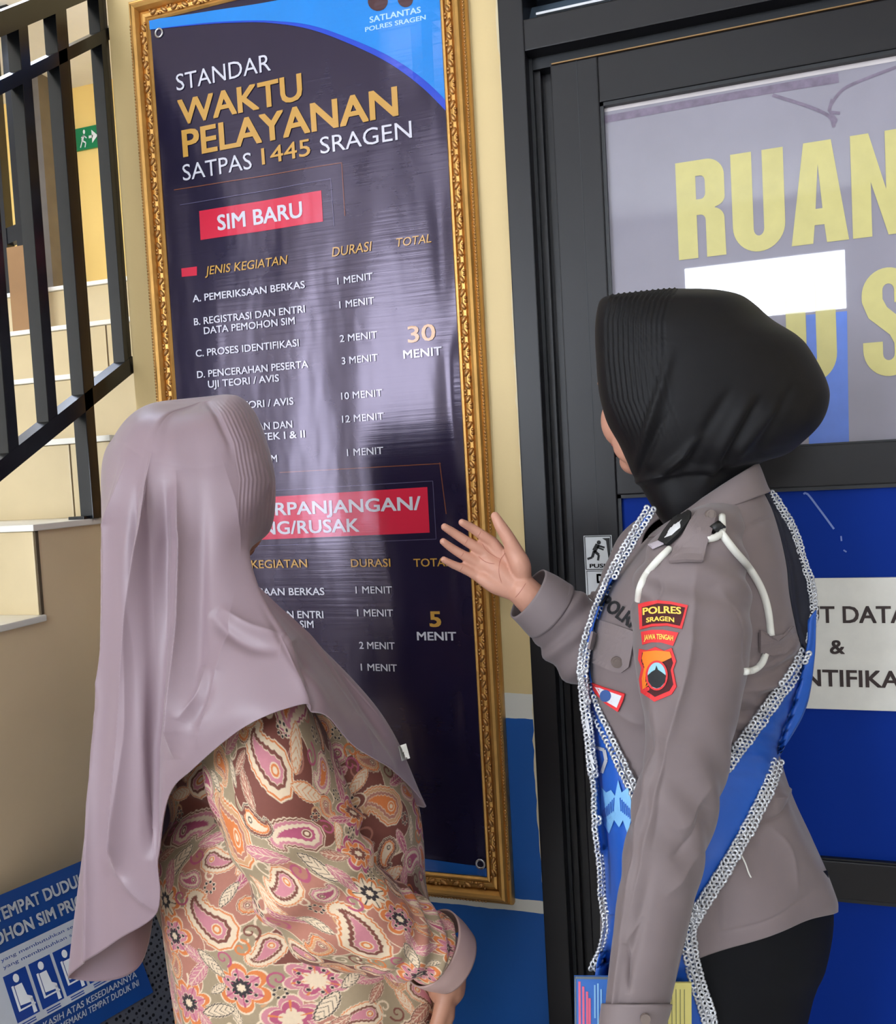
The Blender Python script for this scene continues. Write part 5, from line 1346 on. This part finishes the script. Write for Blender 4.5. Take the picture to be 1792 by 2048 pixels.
rimd = 550 - px5 - np.interp(py5, [787, 830, 890, 960, 1050, 1090], [70, 40, 14, 1, 8, 30])
f5 += .00032 * np.sin(rimd / 7.5 * 2 * PI) * (rimd > 3) * (rimd < 72) * np.clip((1060 - py5) / 60, 0, 1) * np.clip((py5 - 800) / 40, 0, 1) * nearm
f5 -= .004 * np.exp(-((rimd - 78) / 7) ** 2) * np.clip((930 - py5) / 90, 0, 1) * nearm
# crown swell
f5 += .004 * np.sin(np.clip(tv / 2.2, 0, 1) * PI)[:, None]
f5 *= np.clip(tv / .8, 0, 1)[:, None]
for a_ in (([(585, 1285), (615, 1350), (638, 1412), (650, 1450)], 9, -.010, False), ([(560, 1270), (592, 1340), (622, 1405)], 12, .006), ([(420, 1225), (450, 1262), (500, 1290), (560, 1300)], 13, -.006, False), ([(440, 1215), (500, 1250), (570, 1270)], 12, .005), ([(410, 1330), (400, 1370), (360, 1440)], 10, .006), ([(425, 1340), (412, 1390), (385, 1450)], 11, -.005, False),
           ([(560, 1215), (640, 1310), (720, 1420)], 12, .005), ([(660, 1330), (720, 1400), (770, 1480)], 10, -.005, False), ([(234, 1740), (270, 1785), (310, 1824)], 8, .006), ([(700, 1430), (760, 1500), (790, 1540)], 10, .005), ([(500, 900), (530, 950), (538, 1010)], 8, .002)):
    f5 += crease(V5, *a_) * nearm
V5 = wrinkle(V5 + N5 * f5[..., None], N5 * np.clip(tv - .1, 0, 1)[:, None, None], .006, 7, 1.0, (1, 1, .45))
op = ((tu > 14.4) & (tu < 16.95))[None, :] & ((tv > 1.35) & (tv < 4.1))[:, None]
me = grid_mesh('headscarf', V5, keep=~op[:-1, :]); fix_normals(me)
M_MAUVE = mat('mauve_scarf', (138, 117, 126), rough=.43, var=.03, vscale=9, bump=.015, bscale=600, sheen=.25, spec=.5)
sc5 = link('headscarf', me, M_MAUVE, vis); q = sc5.modifiers.new('cloth', 'SOLIDIFY'); q.thickness = .0016; q.offset = -1
BV5 = bvh_of(sc5)
ct = patch('care_tag', dense([(797, 1492), (812, 1487), (820, 1516), (804, 1522)], 4), M_WHITE, sc5, BV5, .002, 1.15, .0006)

# ---- paisley cloth: the printed motif laid out as a repeat, looked up for every point of the garment
TN = 1000; TS = .50
def tile_paint():
    rng = random.Random(5)
    cream, taupe, rose, pink, orange, brown, dark, dpink, gold = [np.array(lin(c)) for c in ((224, 200, 170), (160, 140, 112), (176, 116, 98), (198, 126, 136), (212, 120, 62), (120, 66, 54), (46, 37, 41), (176, 82, 110), (202, 152, 110))]
    T_ = np.zeros((TN, TN, 3)); T_[:] = taupe
    SC_ = TN / 900.0
    yy, xx = np.mgrid[0:TN, 0:TN].astype(float)
    def wind(cx, cy, R_):
        x0, y0 = int(cx - R_), int(cy - R_); n = int(2 * R_)
        X_ = np.arange(x0, x0 + n); Y_ = np.arange(y0, y0 + n)
        gx, gy = np.meshgrid(X_, Y_); return gx - cx, gy - cy, np.ix_(Y_ % TN, X_ % TN)
    def bands(ix, d, spec):
        sub = T_[ix]
        for lo, c in spec: sub[d < lo] = c
        T_[ix] = sub
    def blob(cx, cy, r, c, ph):
        gx, gy, ix = wind(cx, cy, r * 1.5); a = np.arctan2(gy, gx); rr = np.hypot(gx, gy)
        d = rr - r * (1 + .22 * np.sin(3 * a + ph) + .12 * np.sin(5 * a + 2 * ph)); bands(ix, d, ((5, cream), (1.5, c)))
    def paisley(cx, cy, s, ang, flip, pal):
        gx, gy, ix = wind(cx, cy, s * 2.3); ca, sa = math.cos(ang), math.sin(ang)
        u = (gx * ca + gy * sa) / s; v = (-gx * sa + gy * ca) / s * flip
        d = np.full(u.shape, 9.); arg = np.zeros(u.shape)
        for k in range(22):
            t = k / 21; th = t * 2.3; r = .62 * (1 - t) ** .8 + .05
            x = -.35 + 1.15 * math.sin(th) * .95; y = .55 * (1 - math.cos(th)) * -.9
            e = np.hypot(u - x, v - y) - r; m_ = e < d; d[m_] = e[m_]; arg[m_] = (np.arctan2(v - y, u - x) * 2.2 + t * 14)[m_]
        ds = d + .05 * np.abs(np.sin(arg * 2.2)); o = pal
        bands(ix, d, ((.0, o[0]),)) if False else bands(ix, ds, ((.10, cream), (.055, o[0]), (.0, cream), (-.03, o[1]), (-.15, cream), (-.175, o[2]), (-.29, cream), (-.315, o[3])))
        e = np.hypot(u + .35, v); bands(ix, np.where(d < -.33, e, 9.), ((.20, cream), (.16, o[0]), (.09, cream)))
    def flower(cx, cy, r, n, pal, ph=0.0):
        gx, gy, ix = wind(cx, cy, r * 1.5); a = np.arctan2(gy, gx) + ph; rr = np.hypot(gx, gy) / r
        p = .62 + .38 * np.abs(np.cos(n * a / 2)) ** .7
        d = rr / p
        bands(ix, d, ((1.10, cream), (1.02, pal[0]), (.80, cream), (.75, pal[1]), (.46, cream), (.42, pal[2]), (.18, cream)))
        st = np.where((np.abs(np.sin(n * a / 2)) < .16) & (rr > .3) & (rr < .8 * p), 0., 9.); bands(ix, st, ((1., pal[3]),))
    def leaf(cx, cy, L_, ang, pal):
        gx, gy, ix = wind(cx, cy, L_ * 1.2); ca, sa = math.cos(ang), math.sin(ang); u = (gx * ca + gy * sa) / L_; v = (-gx * sa + gy * ca) / L_
        h = .34 * np.clip(1 - u * u, 0, 1) ** .8; d = np.where(np.abs(u) < 1, np.abs(v) - h - .02 * np.sin(u * 30), 9.)
        bands(ix, d, ((.05, cream), (.02, pal[0]), (-.04, cream), (-.06, pal[1]))); bands(ix, np.where(d < -.06, np.abs(v) - .012, 9), ((.012, cream),))
        bands(ix, np.where(d < -.07, np.abs(np.sin((u * 9 - np.abs(v) * 14))) - .25, 9), ((0., pal[2]),))
    def scroll(cx, cy, r, ph, c, sgn):
        for k in range(120):
            t = k / 119; th = ph + sgn * t * 7.5; q = r * (1 - t * .85); x = cx + q * math.cos(th); y = cy + q * math.sin(th)
            gx, gy, ix = wind(x, y, 8); bands(ix, np.hypot(gx, gy), ((3.4 - 1.2 * t, c),))
    def dots(cx, cy, r, n, c, rad=4.5):
        for k in range(n):
            a = 2 * PI * k / n; gx, gy, ix = wind(cx + r * math.cos(a), cy + r * math.sin(a), 9); bands(ix, np.hypot(gx, gy), ((rad + 1.5, cream), (rad, c)))
    for (x, y, r, c) in ((150, 180, 135, brown), (520, 120, 115, rose), (770, 330, 140, brown), (330, 480, 150, brown), (640, 640, 130, rose), (150, 730, 120, brown), (440, 800, 110, brown), (830, 780, 105, rose)): blob(x, y, r, c, rng.random() * 6)
    for k in range(60): scroll(rng.random() * TN, rng.random() * TN, rng.uniform(22, 46), rng.random() * 6, (cream, gold, rose, cream)[k % 4], rng.choice((-1, 1)))
    P1 = (orange, gold, rose, orange); P2 = (brown, pink, cream, dpink); P3 = (dark, brown, orange, cream); P4 = (dpink, cream, pink, orange); P5 = (orange, cream, brown, pink); P6 = (brown, orange, gold, rose)
    spots = []
    def free(r, gap=.86):
        for _ in range(400):
            x, y = rng.random() * TN, rng.random() * TN
            if all(math.hypot((x - a + TN / 2) % TN - TN / 2, (y - b + TN / 2) % TN - TN / 2) > (r + c) * gap for a, b, c in spots):
                spots.append((x, y, r)); return x, y
        return None
    for i in range(11):
        s = rng.uniform(74, 92); q = free(s * 1.15)
        if q: paisley(*q, s, rng.random() * 6.28, rng.choice((-1, 1)), (P1, P2, P5, P4, P6, P1, P2)[i % 7])
    for i in range(13):
        r = rng.uniform(58, 80); q = free(r * .95)
        if q: flower(*q, r, rng.randint(5, 8), ((orange, pink, dark, dpink), (dpink, orange, brown, cream), (orange, cream, dark, dark), (pink, dpink, cream, orange), (brown, gold, dark, cream))[i % 5], rng.random())
        if q and i % 2 == 0: dots(*q, r * .55, 8, dark)
    for i in range(30):
        s = rng.uniform(38, 56); q = free(s * 1.05, .84)
        if q: paisley(*q, s, rng.random() * 6.28, rng.choice((-1, 1)), (P1, P4, P3, P5, P2, P6)[i % 6])
    for i in range(60):
        L_ = rng.uniform(34, 58); q = free(L_ * .62, .8)
        if q: leaf(*q, L_, rng.random() * 6.28, ((dark, cream, dark), (dpink, pink, cream), (orange, cream, orange), (brown, rose, cream), (pink, dpink, cream))[i % 5])
    for i in range(60):
        q = free(24, .8)
        if q: (scroll(*q, 26, rng.random() * 6, (orange, dpink, cream, brown)[i % 4], rng.choice((-1, 1))) if i % 3 else dots(*q, 15, 7, (dark, dpink, brown)[i % 3], 4))
    return T_
TILE = tile_paint()
def cloth_colors(s, t):
    """bilinear look-up of the repeat at garment coordinates in metres"""
    x = (s / TS * TN) % TN; y = (t / TS * TN) % TN; x0 = np.floor(x).astype(int); y0 = np.floor(y).astype(int); fx = (x - x0)[..., None]; fy = (y - y0)[..., None]
    g = lambda a, b: TILE[b % TN, a % TN]
    return (g(x0, y0) * (1 - fx) + g(x0 + 1, y0) * fx) * (1 - fy) + (g(x0, y0 + 1) * (1 - fx) + g(x0 + 1, y0 + 1) * fx) * fy
M_PAIS = mat('paisley_cloth', (200, 160, 140), rough=.75, var=.03, vscale=200, attr='print', sheen=.1)
BL = [(1330, 1330, 430, 620, 1.262, .06), (1370, 1360, 390, 690, 1.262, .10), (1430, 1420, 365, 745, 1.262, .125), (1500, 1490, 348, 785, 1.262, .132), (1580, 1560, 332, 822, 1.262, .134), (1640, 1620, 338, 838, 1.262, .134), (1700, 1690, 312, 846, 1.262, .136), (1780, 1770, 312, 850, 1.262, .138), (1860, 1850, 322, 868, 1.262, .14),
      (1940, 1930, 334, 884, 1.262, .142), (2048, 2040, 352, 896, 1.262, .145), (2120, 2110, 362, 895, 1.262, .146)]
nv6, nu6 = 520, 980
V6 = loft_rows(BL, nv6, nu6, 2.2); N6 = grid_normals(V6)
vv, uu = np.meshgrid(np.linspace(0, 1, nv6), np.arange(nu6) * 2 * PI / nu6, indexing='ij')
f_ = .006 * np.sin(uu * 9 + vv * 3) * np.clip(vv - .25, 0, 1) + .008 * gauss(uu, 2.35, .25) * gauss(vv, .42, .12) * np.sin(vv * 55 + uu * 6)
V6 = V6 + N6 * f_[..., None]
circ = np.linalg.norm(np.diff(V6[nv6 // 2], axis=0), axis=1).sum()
rows_len = np.concatenate([[0], np.cumsum(np.linalg.norm(np.diff(V6.mean(1), axis=0), axis=1))])
s6 = uu / (2 * PI) * round(circ / TS) * TS; t6 = rows_len[:, None] * np.ones_like(uu)
c6 = cloth_colors(s6 + .02 * np.sin(t6 * 14), t6 + .02 * np.sin(s6 * 12))
me = grid_mesh('blouse', V6, colors=c6); link('blouse', me, M_PAIS, vis)
AR = np.array([(515, 1400, 1.15, .040), (528, 1440, 1.125, .068), (540, 1500, 1.11, .080), (552, 1570, 1.10, .084), (572, 1650, 1.095, .083), (612, 1730, 1.09, .080), (672, 1795, 1.095, .073), (740, 1838, 1.11, .064), (800, 1868, 1.13, .055), (852, 1890, 1.15, .047), (872, 1898, 1.156, .045)], float)
Ar = resample(AR, 520, key=AR[:, :2]); cen = PN(Ar[:, 0], Ar[:, 1], Ar[:, 2])
nu7 = 700
V7 = tube_grid(cen, Ar[:, 3], Ar[:, 3] * .92, nu7, up=-CF); N7 = grid_normals(V7)
vv, uu = np.meshgrid(np.linspace(0, 1, 520), np.arange(nu7) * 2 * PI / nu7, indexing='ij')
f_ = .006 * gauss(vv, .55, .16) * np.sin(vv * 46 + 2.2 * np.sin(uu + .6)) + .004 * gauss(vv, .9, .1) * np.sin(vv * 90 + uu * 2) + .004 * np.sin(uu * 3 + vv * 9)
V7 = wrinkle(V7 + N7 * f_[..., None], N7, .012, 9, 4.0)
ln = np.concatenate([[0], np.cumsum(np.linalg.norm(np.diff(cen, axis=0), axis=1))])
s7 = uu / (2 * PI) * TS * 1.5; s7 = uu / (2 * PI) * TS * 2 * .75
t7 = ln[:, None] * np.ones_like(uu)
c7 = cloth_colors(s7 + .13 + .015 * np.sin(t7 * 16), t7 + .05 + .015 * np.sin(s7 * 14))
me = grid_mesh('sleeve', V7, colors=c7); link('sleeve', me, M_PAIS, vis)
# the far sleeve, mostly hidden by the body
AL = resample(np.array([(*P(640, 1450, 1.35), .05), (*P(655, 1560, 1.37), .075), (*P(665, 1720, 1.38), .075), (*P(760, 1840, 1.36), .065), (*P(850, 1905, 1.31), .05)]), 120)
V8 = tube_grid(AL[:, :3], AL[:, 3], AL[:, 3], 160)
vv, uu = np.meshgrid(np.linspace(0, .5, 120), np.arange(160) / 160 * TS, indexing='ij')
me = grid_mesh('sleeve', V8, colors=cloth_colors(uu, vv)); link('sleeve', me, M_PAIS, vis)
ring_tube('cuff', [P(864, 1894, 1.153), P(885, 1907, 1.160), P(908, 1922, 1.167)], [.0485, .046, .040], mat('mauve_cuff', (176, 146, 140), rough=.6, var=.04), vis)
ring_tube('cuff', [P(846, 1902, 1.312), P(868, 1926, 1.29), P(880, 1945, 1.26)], [.052, .046, .040], mat('mauve_cuff', (176, 146, 140)), vis)
SK2 = [(2090, 2090, 400, 870, 1.25, .13), (2300, 2300, 480, 830, 1.25, .11), (2700, 2700, 490, 820, 1.25, .11), (2880, 2880, 490, 825, 1.25, .11)]
me = grid_mesh('skirt', loft_rows(SK2, 30, 80)); fix_normals(me); link('skirt', me, mat('brown_skirt', (96, 62, 56), rough=.8), vis)
shoes(vis, 600, 1.25, CRH, mat('brown_leather', (70, 48, 40), rough=.4))
